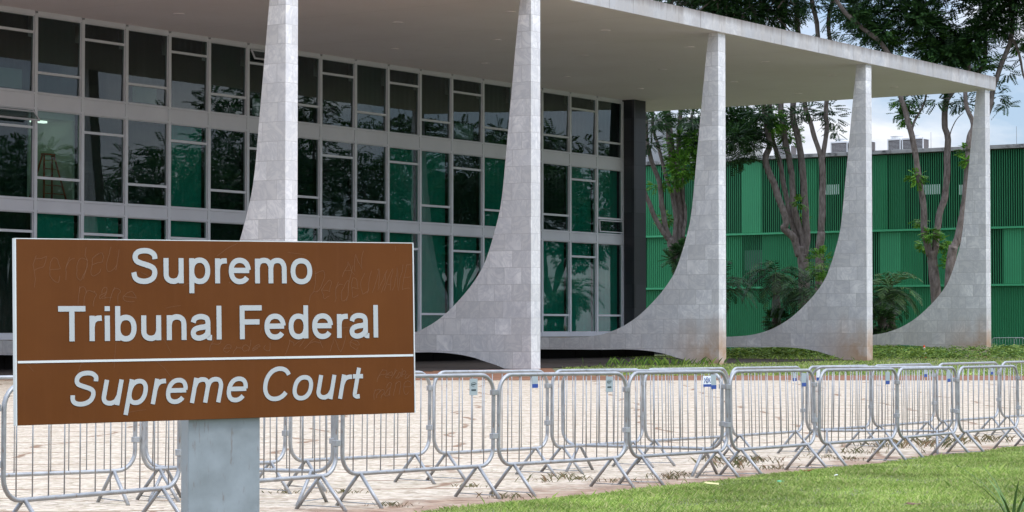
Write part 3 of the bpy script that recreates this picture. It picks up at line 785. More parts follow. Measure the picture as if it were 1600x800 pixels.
# palms
def palm(px, py, pbase, Y, nf, rad, mat, label, seed, lean=0.0):
    random.seed(seed)
    c = PT(px, py, Y); g = gz(c.x, Y); root = empty('palm', (c.x, Y, g)); tag(root, label, 'palm', 'palms beside the annex')
    h = c.z - g
    mb = MB(); pts = [Vector((lean * t, 0, h * t)) for t in (0, .3, .6, .9, 1.0)]
    mb.tube(catmull(pts, 4), [0.24 + 0.05 * math.sin(i * 2.4) for i in range(17)], 10); mb.build('trunk', m_bark, root)
    lb = LB(); top = Vector((lean, 0, h))
    for k in range(nf):
        a = k * 2.399; el = random.uniform(-0.25, 1.15)
        d = Vector((math.cos(a) * math.cos(el), math.sin(a) * math.cos(el), math.sin(el))); q = top.copy()
        L0 = rad * random.uniform(0.8, 1.12); n = 24; side = d.cross(Vector((0, 0, 1))).normalized()
        tw = random.uniform(-0.5, 0.5)
        for i in range(n):
            d = (d + Vector((0, 0, -0.058 * (1 + i / n)))).normalized(); q2 = q + d * L0 / n
            lb.quad(q + side * 0.02, q2 + side * 0.02, q2 - side * 0.02, q - side * 0.02)
            if i > 2:
                f = math.sin(math.pi * (i / n) ** 0.7) * 0.9 + 0.12
                for sg in (-1, 1):
                    o = (side * sg * (1 + tw * sg * 0.3) + d * 0.75 + Vector((0, 0, random.uniform(-0.55, 0.15)))).normalized() * 0.62 * f
                    w = d * 0.040
                    lb.quad(q, q + o * 0.45 + w, q + o, q + o * 0.45 - w)
            q = q2
    lb.build('crown', mat, root); return root
palm(1213, 428, 520, 136, 30, 2.9, m_palm, 'dark palm directly in front of the four-trunk tree, tallest of the palms', 11)
palm(1254, 452, 520, 134, 28, 2.75, m_palm, 'dark palm touching the fourth column base, its fronds over the curve', 12)
palm(1124, 447, 520, 130, 24, 2.7, m_palm, 'palm whose fronds reach out from behind the third column', 13)
palm(1392, 452, 520, 128, 30, 2.35, m_palm_l, 'lighter green palm standing alone right of the fourth column', 14)
palm(1378, 470, 520, 127, 16, 1.7, m_palm, 'small drooping dark palm against the right edge of the fourth column', 15)
# bushes
def bush(px, py, rpx, Y, label, mat, seed, hz=1.0, nm='bush', n=260):
    random.seed(seed); c = PT(px, py, Y); g = gz(c.x, Y); root = empty(nm, (c.x, Y, g)); r = rpx * Y / FPX
    tag(root, label, 'bush'); lb = LB(); zc = max(0.1, c.z - g)
    for _ in range(n):
        o = rsphere(); o = o.normalized() * (0.55 + 0.45 * random.random()); p = Vector((o.x * r, o.y * r, zc + o.z * r * hz))
        if p.z < 0: p.z = random.uniform(0, 0.2)
        lb.frond(p, o, 0.35, 3, 0.12, 0.20)
    lb.build('foliage', mat, root)
    mb = MB()
    for k in range(5):
        a = k * 1.256; mb.tube([(0, 0, 0), (math.cos(a) * r * .3, math.sin(a) * r * .3, zc * .6), (math.cos(a) * r * .6, math.sin(a) * r * .6, zc)], [0.05, 0.035, 0.015], 5)
    mb.build('stem', m_bark, root)
bush(1216, 505, 17, 135, 'round dark bush at the foot of the tallest palm', m_leaf, 31)
bush(1376, 508, 20, 126, 'dark bush at the foot of the light green palm', m_leaf, 32, 1.3, 'bush', 340)
bush(1068, 400, 22, 149, 'leafy green shrub under the crooked trunks beside the third column', m_leaf_m, 33, 1.0, 'shrub', 260)
bush(1284, 412, 20, 141, 'light green shrub between the dark palms and the fourth column', m_leaf_b, 34, 1.0, 'shrub', 160)

# ground plants and grass
def scatter(name, n, gen, mat, label, kind='stuff', cat=None):
    lb = LB()
    for _ in range(n): gen(lb)
    o = lb.build(name, mat); tag(o, label, cat, None, kind); return o
def blade(lb, x, y, z, h, w, bend=0.5):
    a = random.uniform(0, 6.283); d = Vector((math.cos(a), math.sin(a), 0)); s = Vector((-d.y, d.x, 0)) * w
    p = Vector((x, y, z)); m = p + Vector((0, 0, h * 0.6)) + d * h * bend * 0.3; t = p + Vector((0, 0, h)) + d * h * bend
    lb.quad(p - s, p + s, m + s * 0.6, t)
random.seed(5)
EDGE = [(-0.95, 18.9), (-0.45, 19.6), (0.46, 20.9), (1.65, 22.9), (3.2, 25.2), (5.05, 28.5), (6.9, 31.3), (9.5, 35.5), (14, 43)]
def edge_y(x):
    for (a, b), (c, d) in zip(EDGE, EDGE[1:]):
        if a <= x <= c: return b + (d - b) * (x - a) / (c - a)
    return EDGE[0][1] + (x - EDGE[0][0]) * 1.5 if x < EDGE[0][0] else 43 + (x - 14)
def wig(x, y): return 0.16 * noise.noise(Vector((x * 1.3, y * 1.3, 0))) + 0.07 * noise.noise(Vector((x * 6, y * 6, 3)))
def lawnbank(x, y): 
    e = edge_y(x) - y
    return max(0, min(1, e / 0.8)) * 0.035
xs = lin(-4.5, 14, 90); vs = []; fs = []; ny = 40
for x in xs:
    e = edge_y(x) + 0.0
    for j in range(ny):
        t = j / (ny - 1); y = 8 + (e - 8) * (1 - (1 - t) ** 2) if t < 1 else e
        yy = min(y, e) ; yy += wig(x, e) * (t ** 6)
        vs.append((x, yy, gz(x, yy) + 0.004 + lawnbank(x, yy)))
for i in range(len(xs) - 1):
    for j in range(ny - 1):
        a = i * ny + j; fs.append((a, a + ny, a + ny + 1, a + 1))
bb = MB(); bb.add(vs, fs, True); o = bb.build('lawn', m_turf); tag(o, 'mown green lawn sloping across the lower right corner', None, None, 'structure')
lb = LB(); cnt = 0
while cnt < 95000:
    y = 15.5 + (33 - 15.5) * random.random() ** 0.9; x = random.uniform(-2.0, y * 0.235)
    e = edge_y(x) + wig(x, edge_y(x)) + random.gauss(0, 0.05)
    if y > e: continue
    k = noise.noise(Vector((x * 0.8, y * 0.8, 0))) + 0.6 * noise.noise(Vector((x * 3, y * 3, 5)))
    h = (0.030 + 0.022 * k) * random.uniform(0.6, 1.4)
    if random.random() < 0.004: h *= 2.3
    blade(lb, x, y, gz(x, y) + 0.003 + lawnbank(x, y), max(0.012, h), 0.0045, 0.9); cnt += 1
o = lb.build('lawn_grass', m_blade); tag(o, 'short green grass blades covering the lawn', 'grass', None, 'stuff')
# far grass between plaza and columns / annex
def farg(lb):
    y = 74.5 + 81 * random.random() ** 1.3; x = random.uniform(1.6 + (y - 71) * 0.02, y * 0.235)
    s_ = (x - 24.7) * 0.5686 + (y - 119.4) * 0.8226; v_ = -(x - 24.7) * 0.8226 + (y - 119.4) * 0.5686
    if v_ > 0.8 and s_ < -12.5: return
    k = noise.noise(Vector((x * 0.25, y * 0.25, 0)))
    blade(lb, x, y, gz(x, y) - 0.01, 0.065 * (1 + k) * random.uniform(0.5, 1.5), 0.02, 0.7)
scatter('far_grass', 42000, farg, m_blade, 'uneven grass between the plaza edge and the columns', cat='grass')
def cov(lb):
    y = random.uniform(109, 128); x = random.uniform(9.5, y * 0.235)
    k = noise.noise(Vector((x * 0.3, y * 0.3, 9)))
    if k < -0.1: return
    p = Vector((x, y, gz(x, y) + random.uniform(0.0, 0.42 + 0.3 * k)))
    a = random.uniform(0, 6.28); lb.frond(p, Vector((math.cos(a), math.sin(a), 0.7)), 0.28, 2, 0.10, 0.17)
scatter('ground_cover', 6500, cov, m_cover, 'bright yellow-green ground cover behind the column bases', cat='ground cover')
def wisps(lb):
    cx, cy = random.choice([(5.6, 92.0), (7.0, 93.0), (6.4, 92.6), (4.8, 91.5), (13.5, 105), (21.5, 116)])
    x = cx + random.gauss(0, 0.9); y = cy + random.gauss(0, 0.4)
    blade(lb, x, y, gz(x, y), random.uniform(0.12, 0.4), 0.005, 0.8)
scatter('long_grass', 330, wisps, m_cover, 'wispy long grass at the foot of the third column', cat='grass')
# weeds in the joints by the barricades
def weed(lb):
    t = random.choice(WS); r = abs(random.gauss(0, t[2])); a = random.uniform(0, 6.28)
    x = t[0] + r * math.cos(a) * 1.1; y = t[1] + r * math.sin(a)
    blade(lb, x, y, gz(x, y), random.uniform(0.02, t[3]), 0.004, 1.1)
WS = []
for (px, py, r, h) in ((853, 752, .22, .09), (905, 749, .1, .05), (790, 778, .18, .07), (735, 760, .1, .04), (660, 735, .12, .05), (1150, 730, .22, .13), (1130, 720, .2, .10), (1215, 733, .2, .08), (1060, 742, .2, .06), (1410, 700, .3, .18), (1380, 698, .25, .14), (1450, 697, .25, .14), (1500, 692, .3, .15), (1320, 718, .25, .06), (1290, 714, .2, .05), (1540, 690, .3, .12), (610, 790, .12, .05), (540, 770, .12, .05), (445, 770, .1, .05), (1045, 748, .15, .08), (960, 752, .2, .05), (1350, 708, .3, .10), (1180, 722, .2, .1), (880, 745, .15, .06)):
    Y = 20
    for _ in range(12): Y = (1.53 - gz(0, Y)) * FPX / (py - 511)
    WS.append(((px - 800) / FPX * Y, Y, r, h))
scatter('weeds', 1100, weed, m_weed, 'weeds and dry stalks growing in the paving along the barricades', cat='weeds')
# spiky tuft in the near corner
random.seed(9)
tp = (3.60, 16.7); root = empty('spiky_plant', (tp[0], tp[1], gz(*tp)), 0); tag(root, 'spiky long-leaved plant in the lower right corner of the lawn', 'plant')
m_spike = leafmat('spiky_leaf', [(0.08, 0.17, 0.04), (0.13, 0.24, 0.06), (0.2, 0.30, 0.10)], 1, 0.2)
for k in range(11):
    a = k * 2.4; lean = random.uniform(0.15, 0.5); L0 = random.uniform(0.38, 0.66); d = Vector((math.cos(a), math.sin(a), 0)); s_ = Vector((-d.y, d.x, 0))
    q = MB(); pts = [d * lean * t * t * L0 * 2 + Vector((0, 0, L0 * t * (1 - 0.15 * t))) for t in (0, .25, .5, .75, 1)]; ww = [.011, .014, .012, .008, .001]
    vs = []
    for p_, w_ in zip(pts, ww): vs += [p_ - s_ * w_, p_ + s_ * w_, p_ + d * 0.004]
    fs = [(i * 3, i * 3 + 1, i * 3 + 4, i * 3 + 3) for i in range(4)] + [(i * 3 + 1, i * 3 + 2, i * 3 + 5, i * 3 + 4) for i in range(4)] + [(i * 3 + 2, i * 3, i * 3 + 3, i * 3 + 5) for i in range(4)]
    q.add(vs, fs); q.build('leaf', m_spike, root)
# small scraps on the lawn
for (px, py, nm, lab, col, w) in ((1260, 735, 'fallen_leaf', 'reddish fallen leaf at the lawn edge', (0.30, 0.08, 0.03), .05), (1112, 755, 'fallen_leaf', 'pale yellow fallen leaf lying on the grass', (0.5, 0.46, 0.2), .055), (1218, 752, 'green_scrap', 'small mint green scrap lying in the grass', (0.10, 0.40, 0.2), .03), (1305, 742, 'white_scrap', 'tiny white scrap on the grass', (0.7, 0.7, 0.65), .02), (1426, 787, 'fallen_leaf', 'dark brown fallen leaf low on the lawn', (0.12, 0.06, 0.03), .045)):
    Y = 22
    for _ in range(12): Y = (1.53 - gz(0, Y) - 0.06) * FPX / (py - 511)
    X = (px - 800) / FPX * Y
    q = MB(); vs = []
    for k in range(10):
        a = k * 0.628; rr = w * (1 if k % 2 else 0.75); vs.append((math.cos(a) * rr * 1.5, math.sin(a) * rr, 0.004 * math.sin(a * 3)))
    vs2 = [(a, b_, c - 0.004) for a, b_, c in vs]
    q.add(vs + vs2, [tuple(range(10)), tuple(reversed(range(10, 20)))] + [(k, (k + 1) % 10, 10 + (k + 1) % 10, 10 + k) for k in range(10)])
    o = q.build(nm, simple(nm + '_skin', col, 0.7)); o.location = (X, Y, gz(X, Y) + 0.055 + 0.01); o.rotation_euler = (0.15, 0.1, px); tag(o, lab, 'leaf' if 'leaf' in nm else 'scrap')

# ------------------------------------------------------------------ traffic cone
m_or = simple('cone_orange', (0.75, 0.10, 0.03), 0.6); m_cw = simple('cone_white', (0.8, 0.8, 0.78), 0.5)
Yc = 117.0; c = PT(1444, 556, Yc); cone = empty('traffic_cone', (c.x, Yc, gz(c.x, Yc)))
tag(cone, 'orange and white traffic cone on the grass behind the last column base', 'cone')
q = MB(); q.box(-0.19, 0.19, -0.19, 0.19, 0.0, 0.035); q.build('base', m_or, cone)
q = MB(); q.lathe([(0.15, 0.037), (0.128, 0.16)], 20); q.lathe([(0.105, 0.28), (0.08, 0.40)], 20); q.lathe([(0.057, 0.51), (0.032, 0.64)], 20); q.build('body', m_or, cone)
q = MB(); q.lathe([(0.130, 0.16), (0.107, 0.28)], 20); q.lathe([(0.082, 0.40), (0.059, 0.51)], 20); q.build('reflective_band', m_cw, cone)

# ------------------------------------------------------------------ barricades
m_galv = galv('galvanised_tube', (0.37, 0.375, 0.375))
m_plate = simple('plate_metal', (0.36, 0.42, 0.43), 0.5, 0.2, 0.08, 8)
m_blue = simple('sticker_blue', (0.02, 0.06, 0.26), 0.5); m_stw = simple('sticker_white', (0.75, 0.78, 0.8), 0.5); m_ink = simple('plate_ink', (0.04, 0.06, 0.06), 0.6)
LB0 = 1.94
def frame_pts():
    r = 0.17; x0, x1, z0, z1 = 0.0, LB0, 0.287, 1.115; pts = []
    for (cx, cz, a0) in ((x1 - r, z1 - r, 90), (x1 - r, z0 + r, 0), (x0 + r, z0 + r, -90), (x0 + r, z1 - r, -180)):
        for k in range(7):
            a = math.radians(a0 - 15 * k); pts.append((cx + r * math.cos(a), 0, cz + r * math.sin(a)))
    return pts
def make_barricade():
    root = empty('crowd_barricade')
    f = MB(); f.tube(frame_pts(), 0.0185, 10, closed=True); f.build('frame', m_galv, root)
    for i in range(11):
        x = 0.13 + (LB0 - 0.26) * i / 10; q = MB(); q.tube([(x, 0, 0.295), (x, 0, 1.107)], 0.0055, 6); q.build('bar', m_galv, root)
    for x in (0.21, LB0 - 0.21):
        q = MB()
        for s in (-1, 1): q.tube([(x, s * 0.27, 0.0), (x, s * 0.012, 0.285)], 0.0165, 9)
        q.tube([(x, -0.24, 0.035), (x, 0.24, 0.035)], 0.005, 6)
        q.build('foot', m_galv, root)
    for (z, w) in ((0.93, 0.05), (0.53, 0.05)):
        q = MB(); q.box(LB0 - 0.026, LB0 + 0.045, -0.024, 0.024, z, z + 0.05); q.build('clamp', m_galv, root, 0.004)
    return root
def make_plate(root, x, kind, z=1.085):
    """metal tag with its printed mark hanging from the top tube"""
    h, w = 0.15, 0.105
    q = MB(); q.box(x, x + w, -0.013, -0.009, z - h, z)
    p = q.build('plate', m_plate if kind != 'white' else m_stw, root)
    if kind == 'logo':
        q = MB()
        pts = [(x + w / 2 + 0.034 * math.cos(t * 0.314), -0.0145, z - 0.052 + 0.018 * math.sin(t * 0.314)) for t in range(17)]
        q.tube(pts, 0.0018, 5)
        q.box(x + 0.028, x + w - 0.030, -0.0145, -0.0132, z - 0.058, z - 0.048)
        for k in range(6): q.box(x + 0.022 + k * 0.0105, x + 0.030 + k * 0.0105, -0.0145, -0.0132, z - 0.112, z - 0.096)
        q.build('logo', m_ink, p)
    if kind in ('blue', 'emblem', 'white'):
        q = MB(); q.box(x + 0.002, x + w - 0.002, -0.0150, -0.0132, z - h + 0.001, z - h + 0.042); q.build('blue_band', m_blue, p)
    if kind == 'emblem':
        q = MB(); q.box(x - 0.165, x - 0.004, -0.0135, -0.0100, z - 0.155 + 0.03, z - 0.012); e = q.build('sticker', m_stw, root)
        q = MB(); q.box(x - 0.165, x - 0.004, -0.0155, -0.0138, z - 0.125, z - 0.097)
        q.build('blue_band', m_blue, e)
        q = MB(); cx = x - 0.084
        q.tube([(cx + 0.027 * math.cos(t * 0.393), -0.015, z - 0.056 + 0.027 * math.sin(t * 0.393)) for t in range(16)], 0.004, 5, closed=True)
        for s in (-1, 1): q.tube([(cx + s * 0.062, -0.015, z - 0.083), (cx + s * 0.045, -0.015, z - 0.060), (cx + s * 0.056, -0.015, z - 0.032)], 0.0045, 5)
        q.tube([(cx - 0.012, -0.015, z - 0.045), (cx + 0.010, -0.015, z - 0.050), (cx - 0.008, -0.015, z - 0.070), (cx + 0.014, -0.015, z - 0.070)], 0.003, 5)
        q.build('emblem', m_blue, e)
bproto = make_barricade()
used = [False]
def place(p0, p1, label, kind=None, pos=1.62, tilt=0.0):
    if used[0]: r = copy_tree(bproto)
    else: r = bproto; used[0] = True
    d = Vector((p1[0] - p0[0], p1[1] - p0[1], 0)); yaw = math.atan2(d.y, d.x); n = d.length
    z0 = gz(*p0); z1 = gz(*p1)
    gap = 0.03; r.location = (p0[0] + d.x / n * gap, p0[1] + d.y / n * gap, z0)
    r.rotation_euler = (tilt, -math.atan2(z1 - z0, n), yaw)
    sc = min(1.06, max(0.93, (n - 0.075) / LB0)); r.scale = (sc, 1, 1)
    tag(r, label, 'barricade', 'crowd barricades across the plaza')
    PL.append((r, kind, pos))
PL = []
def jt(px, Y): return ((px - 800) / FPX * Y, Y)
FJ = [jt(2, 16.5), jt(287, 18.15), jt(531, 19.75), jt(775, 21.3), jt(981, 22.85), jt(1140, 24.4), jt(1276, 26.1), jt(1401, 27.8), jt(1496, 29.6), jt(1598, 31.5)]
FJ = [(-4.95, 15.0)] + FJ + [(8.3, 33.1)]
FL = [('barricade mostly outside the left edge, touching the near row', None, 1.6), ('near-row barricade under the left half of the sign board, lowest in the photo', None, 1.6), ('near-row barricade partly hidden behind the grey sign post', None, 1.5),
      ('near-row barricade emerging from under the right corner of the sign, small logo plate', 'logo', 1.60), ('near-row barricade just right of the sign, logo plate near its right end', 'logo', 1.60),
      ('near-row barricade carrying a round blue emblem sticker beside a blank plate', 'emblem', 1.60), ('near-row barricade fifth from the sign post, plate with a blue lower band', 'blue', 1.62),
      ('near-row barricade in front of the fourth column, blue banded plate at right', 'blue', 1.62), ('near-row barricade between the fourth and last columns, dry weeds behind its feet', 'blue', 1.60),
      ('near-row barricade below the last column, no plate', None, 1.6), ('barricade cut off by the right edge at the end of the near row', None, 1.6)]
random.seed(3)
for i in range(len(FJ) - 1): place(FJ[i], FJ[i + 1], FL[i][0], FL[i][1], FL[i][2], random.uniform(-0.022, 0.022))
BJ = [(-6.5, 17.9), (-4.9, 19.2), jt(219, 20.5), jt(450, 22.0), jt(675, 23.6), jt(859, 25.1), jt(1006, 26.8), jt(1141, 28.4), jt(1257, 30.1), jt(1361, 31.7), jt(1460, 33.4), jt(1560, 35.1), (8.9, 36.9)]
BL = ['far-row barricade wholly left of the photo edge', 'far-row barricade seen below the left half of the sign board', 'far-row barricade behind the sign post', 'far-row barricade below the right half of the sign',
      'far-row barricade in front of the second column base, blue banded plate', 'far-row barricade in the gap right of the second column', 'far-row barricade in front of the third column base',
      'far-row barricade just right of the third column, banded plate at its end', 'far-row barricade in front of the fourth column base, white sticker on it', 'far-row barricade right of the fourth column',
      'far-row barricade in line with the traffic cone', 'last far-row barricade at the right edge of the photo']
BK = [None, None, None, 'blue', 'blue', None, 'blue', 'blue', 'white', 'blue', 'blue', 'white']
for i in range(len(BJ) - 1): place(BJ[i], BJ[i + 1], BL[i], BK[i], random.choice((1.5, 1.6, 1.65)) if i != 8 else 0.25, random.uniform(-0.022, 0.022))
place(jt(225, 21.0), jt(528, 20.2), 'barricade set crosswise between the rows beside the sign post', None)
place(jt(876, 25.9), jt(1134, 24.7), 'barricade set crosswise between the rows, its top tube sloping behind the emblem sticker', None)
place(jt(1264, 30.3), jt(1491, 30.0), 'barricade set crosswise between the rows in front of the fourth column', None)
for r, kind, pos in PL:
    if kind: make_plate(r, pos, kind)
farb = [((33.4 + k * 2.0 - 0.4, 146.0 - k * 1.1), (35.4 + k * 2.0 - 0.4, 144.9 - k * 1.1)) for k in range(-1, 2)]
Y0 = 131.0
for k in range(3):
    a = jt(1549 + 35 * k, Y0); c_ = jt(1584 + 35 * k, Y0 - 0.4)
    place(a, (c_[0], c_[1]), ('distant barricade beyond the last column at the foot of the annex', 'distant barricade by the annex at the right edge of the photo', 'distant barricade by the annex just outside the right edge')[k])
    bpy.data.objects[-1] if False else None

# ------------------------------------------------------------------ the sign
SG = empty('information_sign', (0, 0, 0)); tag(SG, 'large brown board on a grey steel post reading Supremo Tribunal Federal', 'sign')
sp = Vector((-1.27738, 10.3, 1.51697)); yaw, pit, rol, SW, SH = 0.5531921, -0.01407429, -0.00894959, 1.9218, 0.78931
SG.location = (sp.x, sp.y, 0.0)
M = Mt('sign_brown', 0.5, 0, (0.15, 0.052, 0.012), 0.18)
o = M.obj(); c = M.mix(M.ramp(M.noise(o, 2.2, 6, 0.6), [(0.3, 0.0), (0.7, 1.0)]), (0.104, 0.031, 0.0040), (0.128, 0.040, 0.0060))
st = M.ramp(M.noise(M.vmul(o, (40, 1, 1.2)), 1.0, 4), [(0.5, 0.0), (0.8, 1.0)])
c = M.mix(M.math('MULTIPLY', st, 0.25), c, (0.14, 0.048, 0.013))
sc = M.ramp(M.noise(M.vmul(o, (1, 1, 1)), 60, 2), [(0.76, 0.0), (0.78, 1.0)]); c = M.mix(M.math('MULTIPLY', sc, 0.35), c, (0.4, 0.3, 0.22))
M.color(c); M.rough(M.ramp(M.noise(o, 3, 5), [(0.3, 0.32), (0.7, 0.55)])); m_brown = M.m
m_edge = simple('board_edge', (0.62, 0.64, 0.62), 0.5); m_let = simple('sign_lettering', (0.42, 0.44, 0.435), 0.5, 0, 0.06, 5); m_scr = simple('scratch', (0.165, 0.07, 0.028), 0.7)
bd = MB(); bd.box(-SW / 2, SW / 2, 0.0, 0.028, -SH / 2, SH / 2); board = bd.build('board', m_brown, SG, 0.002)
board.location = (0, 0, sp.z); board.rotation_euler = (pit, rol, yaw)
q = MB(); e = 0.006
q.box(-SW / 2 - e, -SW / 2 - 0.0005, -0.001, 0.030, -SH / 2, SH / 2); q.box(SW / 2 + 0.0005, SW / 2 + e, -0.001, 0.030, -SH / 2, SH / 2)
q.box(-SW / 2 - e, SW / 2 + e, 0.0, 0.030, SH / 2 + 0.0005, SH / 2 + 0.004); q.build('edge_trim', m_edge, board)
def bez_ell(cx, cy, rx, ry, a0, a1, n=28, pw=2.25):
    out = []
    for i in range(n + 1):
        a = math.radians(a0 + (a1 - a0) * i / n); c_, s_ = math.cos(a), math.sin(a)
        out.append((cx + rx * math.copysign(abs(c_) ** (2 / pw), c_), cy + ry * math.copysign(abs(s_) ** (2 / pw), s_)))
    return out
def sm2(pts, n=7): return [(p.x, p.y) for p in catmull([(a, b_, 0) for a, b_ in pts], n)]
G = {
 'S': (667, [sm2([(548, 500), (530, 590), (440, 655), (325, 672), (205, 650), (140, 590), (130, 520), (165, 455), (250, 415), (345, 385), (450, 350), (520, 300), (542, 215), (510, 120), (430, 62), (320, 40), (200, 58), (125, 118), (98, 225)])]),
 'u': (556, [[(440, 523), (440, 0)], [(116, 523), (116, 190)] + bez_ell(278, 190, 162, 148, 180, 270, 10) + sm2([(300, 42), (390, 85), (438, 190)])]),
 'p': (556, [[(112, 523), (112, -207)], bez_ell(286, 261, 174, 222, 0, 360, 40)]),
 'b': (556, [[(112, 718), (112, 0)], bez_ell(286, 261, 174, 222, 0, 360, 40)]),
 'd': (556, [[(440, 718), (440, 0)], bez_ell(266, 261, 174, 222, 0, 360, 40)]),
 'o': (556, [bez_ell(278, 261, 192, 224, 0, 360, 44)]),
 'r': (333, [[(120, 523), (120, 0)], sm2([(120, 290), (145, 400), (215, 462), (325, 474)])]),
 'e': (556, [[(70, 272), (487, 272)], bez_ell(278, 261, 190, 224, 4, 325, 40)]),
 'm': (833, [[(115, 523), (115, 0)], sm2([(115, 330), (150, 440), (240, 486), (345, 470), (400, 400), (417, 330)]) + [(417, 0)], sm2([(417, 330), (450, 440), (540, 486), (645, 470), (702, 400), (719, 330)]) + [(719, 0)]]),
 'n': (556, [[(116, 523), (116, 0)], sm2([(116, 320), (150, 430), (245, 484), (350, 475), (420, 415), (440, 330)]) + [(440, 0)]]),
 'T': (611, [[(21, 668), (593, 668)], [(307, 640), (307, 0)]]),
 'i': (222, [[(111, 523), (111, 0)], [(111, 718), (111, 618)]]),
 'l': (222, [[(111, 718), (111, 0)]]),
 't': (278, [sm2([(130, 665), (130, 400), (130, 120), (150, 60), (200, 42), (262, 46)], 5), [(14, 480), (262, 480)]]),
 'a': (556, [sm2([(90, 365), (120, 440), (200, 482), (300, 486), (390, 450), (418, 370)]) + [(418, 110)] + sm2([(418, 110), (432, 50), (505, 42)]), sm2([(418, 300), (350, 272), (230, 255), (130, 220), (88, 145), (120, 65), (210, 36), (320, 60), (395, 120), (418, 200)])]),
 'F': (611, [[(136, 718), (136, 0)], [(136, 668), (583, 668)], [(136, 368), (530, 368)]]),
 'C': (722, [bez_ell(372, 359, 282, 322, 34, 326, 44, 2.15)]),
 'P': (667, [[(136, 718), (136, 0)], [(136, 668), (380, 668)] + bez_ell(400, 520, 170, 148, 90, -90, 16) + [(380, 372), (136, 372)]]),
 'M': (833, [[(110, 0), (130, 718), (416, 100), (700, 718), (720, 0)]]), 'A': (667, [[(40, 0), (330, 718), (620, 0)], [(150, 250), (510, 250)]]), 'N': (722, [[(120, 0), (130, 718), (590, 0), (600, 718)]]),
 'E': (667, [[(560, 718), (130, 700), (120, 0), (580, 20)], [(130, 360), (500, 370)]]), 'V': (667, [[(30, 718), (330, 0), (640, 718)]]), ' ': (278, [])}
def stroke(mb, pts, w, y0, y1):
    n = len(pts); closed = n > 3 and math.dist(pts[0], pts[-1]) < 1e-4 * 1
    pts = [p_ for i_, p_ in enumerate(pts) if i_ == 0 or math.dist(p_, pts[i_ - 1]) > 1e-5]; n = len(pts)
    P_ = [Vector((a, b_)) for a, b_ in pts]
    if closed: P_ = P_[:-1]; n -= 1
    L_, R_ = [], []
    for i in range(n):
        a = P_[(i - 1) % n] if (closed or i) else None; c_ = P_[(i + 1) % n] if (closed or i < n - 1) else None
        d1 = (P_[i] - a).normalized() if a is not None and (P_[i] - a).length > 1e-7 else None
        d2 = (c_ - P_[i]).normalized() if c_ is not None and (c_ - P_[i]).length > 1e-7 else None
        if d1 is None: d1 = d2
        if d2 is None: d2 = d1
        t = (d1 + d2); t = t.normalized() if t.length > 1e-3 else d1
        nn = Vector((-t.y, t.x)); k = 1 / max(0.5, nn.dot(Vector((-d1.y, d1.x))))
        L_.append(P_[i] + nn * w / 2 * k); R_.append(P_[i] - nn * w / 2 * k)
    vs = []
    for i in range(n): vs += [(L_[i].x, y0, L_[i].y), (R_[i].x, y0, R_[i].y), (L_[i].x, y1, L_[i].y), (R_[i].x, y1, R_[i].y)]
    fs = []
    for i in range(n if closed else n - 1):
        j = (i + 1) % n; a, b_ = i * 4, j * 4
        fs += [(a, a + 1, b_ + 1, b_), (a + 2, b_ + 2, b_ + 3, a + 3), (a, b_, b_ + 2, a + 2), (a + 1, a + 3, b_ + 3, b_ + 1)]
    if not closed: fs += [(0, 2, 3, 1), (4 * n - 4, 4 * n - 3, 4 * n - 1, 4 * n - 2)]
    mb.add(vs, fs)
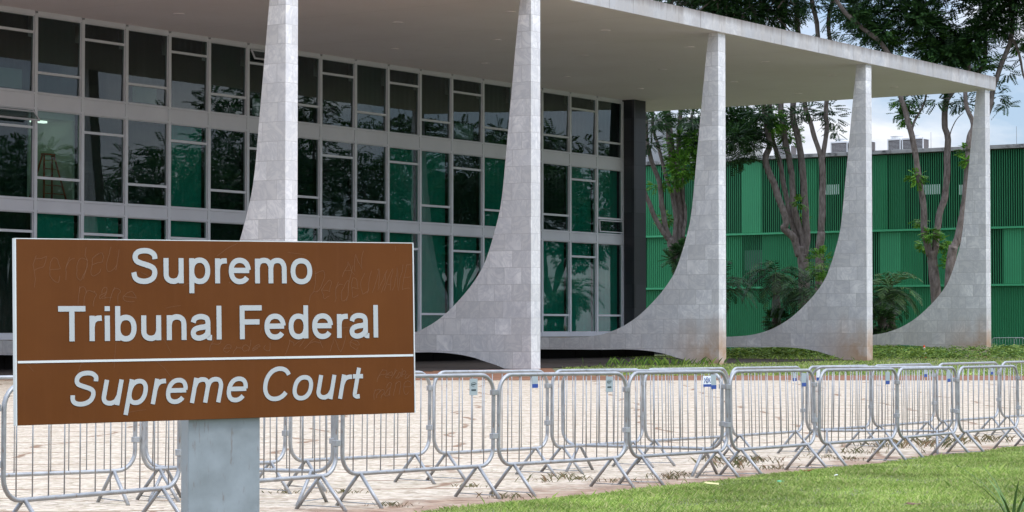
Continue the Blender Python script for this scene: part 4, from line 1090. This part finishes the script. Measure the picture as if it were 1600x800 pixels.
def text(s, x0, x1, base, cap, w, name, mat, shear=0.0, y=-0.001, rot=0.0, jit=0.0, thick=0.0016):
    adv = sum(G[c_][0] for c_ in s); lsb, rsb = 45, 40
    sx = (x1 - x0) / (adv - lsb - rsb); sz = cap / 718
    mb = MB(); cx = x0 - lsb * sx; ca, sa = math.cos(rot), math.sin(rot)
    for ch in s:
        a, strokes = G[ch]; jy = random.uniform(-jit, jit)
        for k, st_ in enumerate(strokes):
            pts = [(cx + px_ * sx + shear * pz * sz, base + pz * sz + jy) for px_, pz in st_]
            if rot: pts = [(x0 + (a_ - x0) * ca - (b_ - base) * sa, base + (a_ - x0) * sa + (b_ - base) * ca) for a_, b_ in pts]
            if jit:
                fine = [(a_ + (c_ - a_) * t / 4, b_ + (d_ - b_) * t / 4) for (a_, b_), (c_, d_) in zip(pts, pts[1:]) for t in range(4)] + [pts[-1]]
                pts = []
                for a_, b_ in fine:
                    v_ = noise.noise_vector(Vector((a_ * 14, b_ * 14, x0 * 9))); v2_ = noise.noise_vector(Vector((a_ * 45, b_ * 45, 4)))
                    pts.append((a_ + v_.x * 0.022 + v2_.x * 0.005, b_ + v_.y * 0.03 + v2_.y * 0.006))
            stroke(mb, pts, w, y - thick - 0.0002 * k, y)
        cx += a * sx
    return mb.build(name, mat, board)
text('Supremo', -0.442, 0.434, 0.2075, 0.152, 0.0235, 'lettering', m_let)
text('Tribunal Federal', -0.772, 0.776, -0.042, 0.150, 0.0235, 'lettering', m_let)
text('Supreme Court', -0.735, 0.665, -0.320, 0.151, 0.0200, 'lettering', m_let, shear=0.20)
q = MB(); q.box(-SW / 2 + 0.003, SW / 2 - 0.003, -0.0025, -0.0005, -0.132, -0.122); q.build('divider_line', m_edge, board)
random.seed(12)
for (s_, x0, x1, bz, cp, rt) in (('Perdeu', -0.90, -0.50, 0.18, 0.14, 0.22), ('mane', -0.70, -0.43, 0.115, 0.09, 0.0), ('Perdeu', 0.42, 0.72, 0.10, 0.15, 0.15), ('AN', 0.60, 0.72, 0.235, 0.07, 0.35), ('MANE', 0.74, 0.94, 0.165, 0.11, 0.05),
                                 ('Perdeu', -0.08, 0.22, -0.105, 0.055, 0.03), ('MANe', 0.28, 0.68, -0.11, 0.06, 0.05), ('Perdeu', 0.76, 0.94, -0.235, 0.06, 0.0), ('mane', 0.74, 0.93, -0.335, 0.08, 0.12)):
    text(s_, x0, x1, bz, cp, 0.0016, 'scratched_writing', m_scr, shear=0.35, y=-0.0002, rot=rt, jit=0.012, thick=0.0004)
for k in range(16):
    mb_ = MB(); x_, z_ = random.uniform(-0.9, 0.9), random.uniform(-0.36, 0.36); a_ = random.uniform(0, 3.1); l_ = random.uniform(0.02, 0.13)
    stroke(mb_, sm2([(x_, z_), (x_ + math.cos(a_) * l_ * .5, z_ + math.sin(a_) * l_ * .6), (x_ + math.cos(a_) * l_, z_ + math.sin(a_) * l_)], 5), 0.0012, -0.0005 - 0.00001 * k, -0.0001)
    mb_.build('scratch', m_scr, board)
# post
pm = galv('post_zinc', (0.34, 0.375, 0.40), 0.6)
q = MB()
q.box(-0.158, 0.190, 0.032, 0.115, -1.60, -0.30); post = q.build('post', pm, SG, 0.004)
post.location = (0, 0, sp.z); post.rotation_euler = (0, 0, yaw)
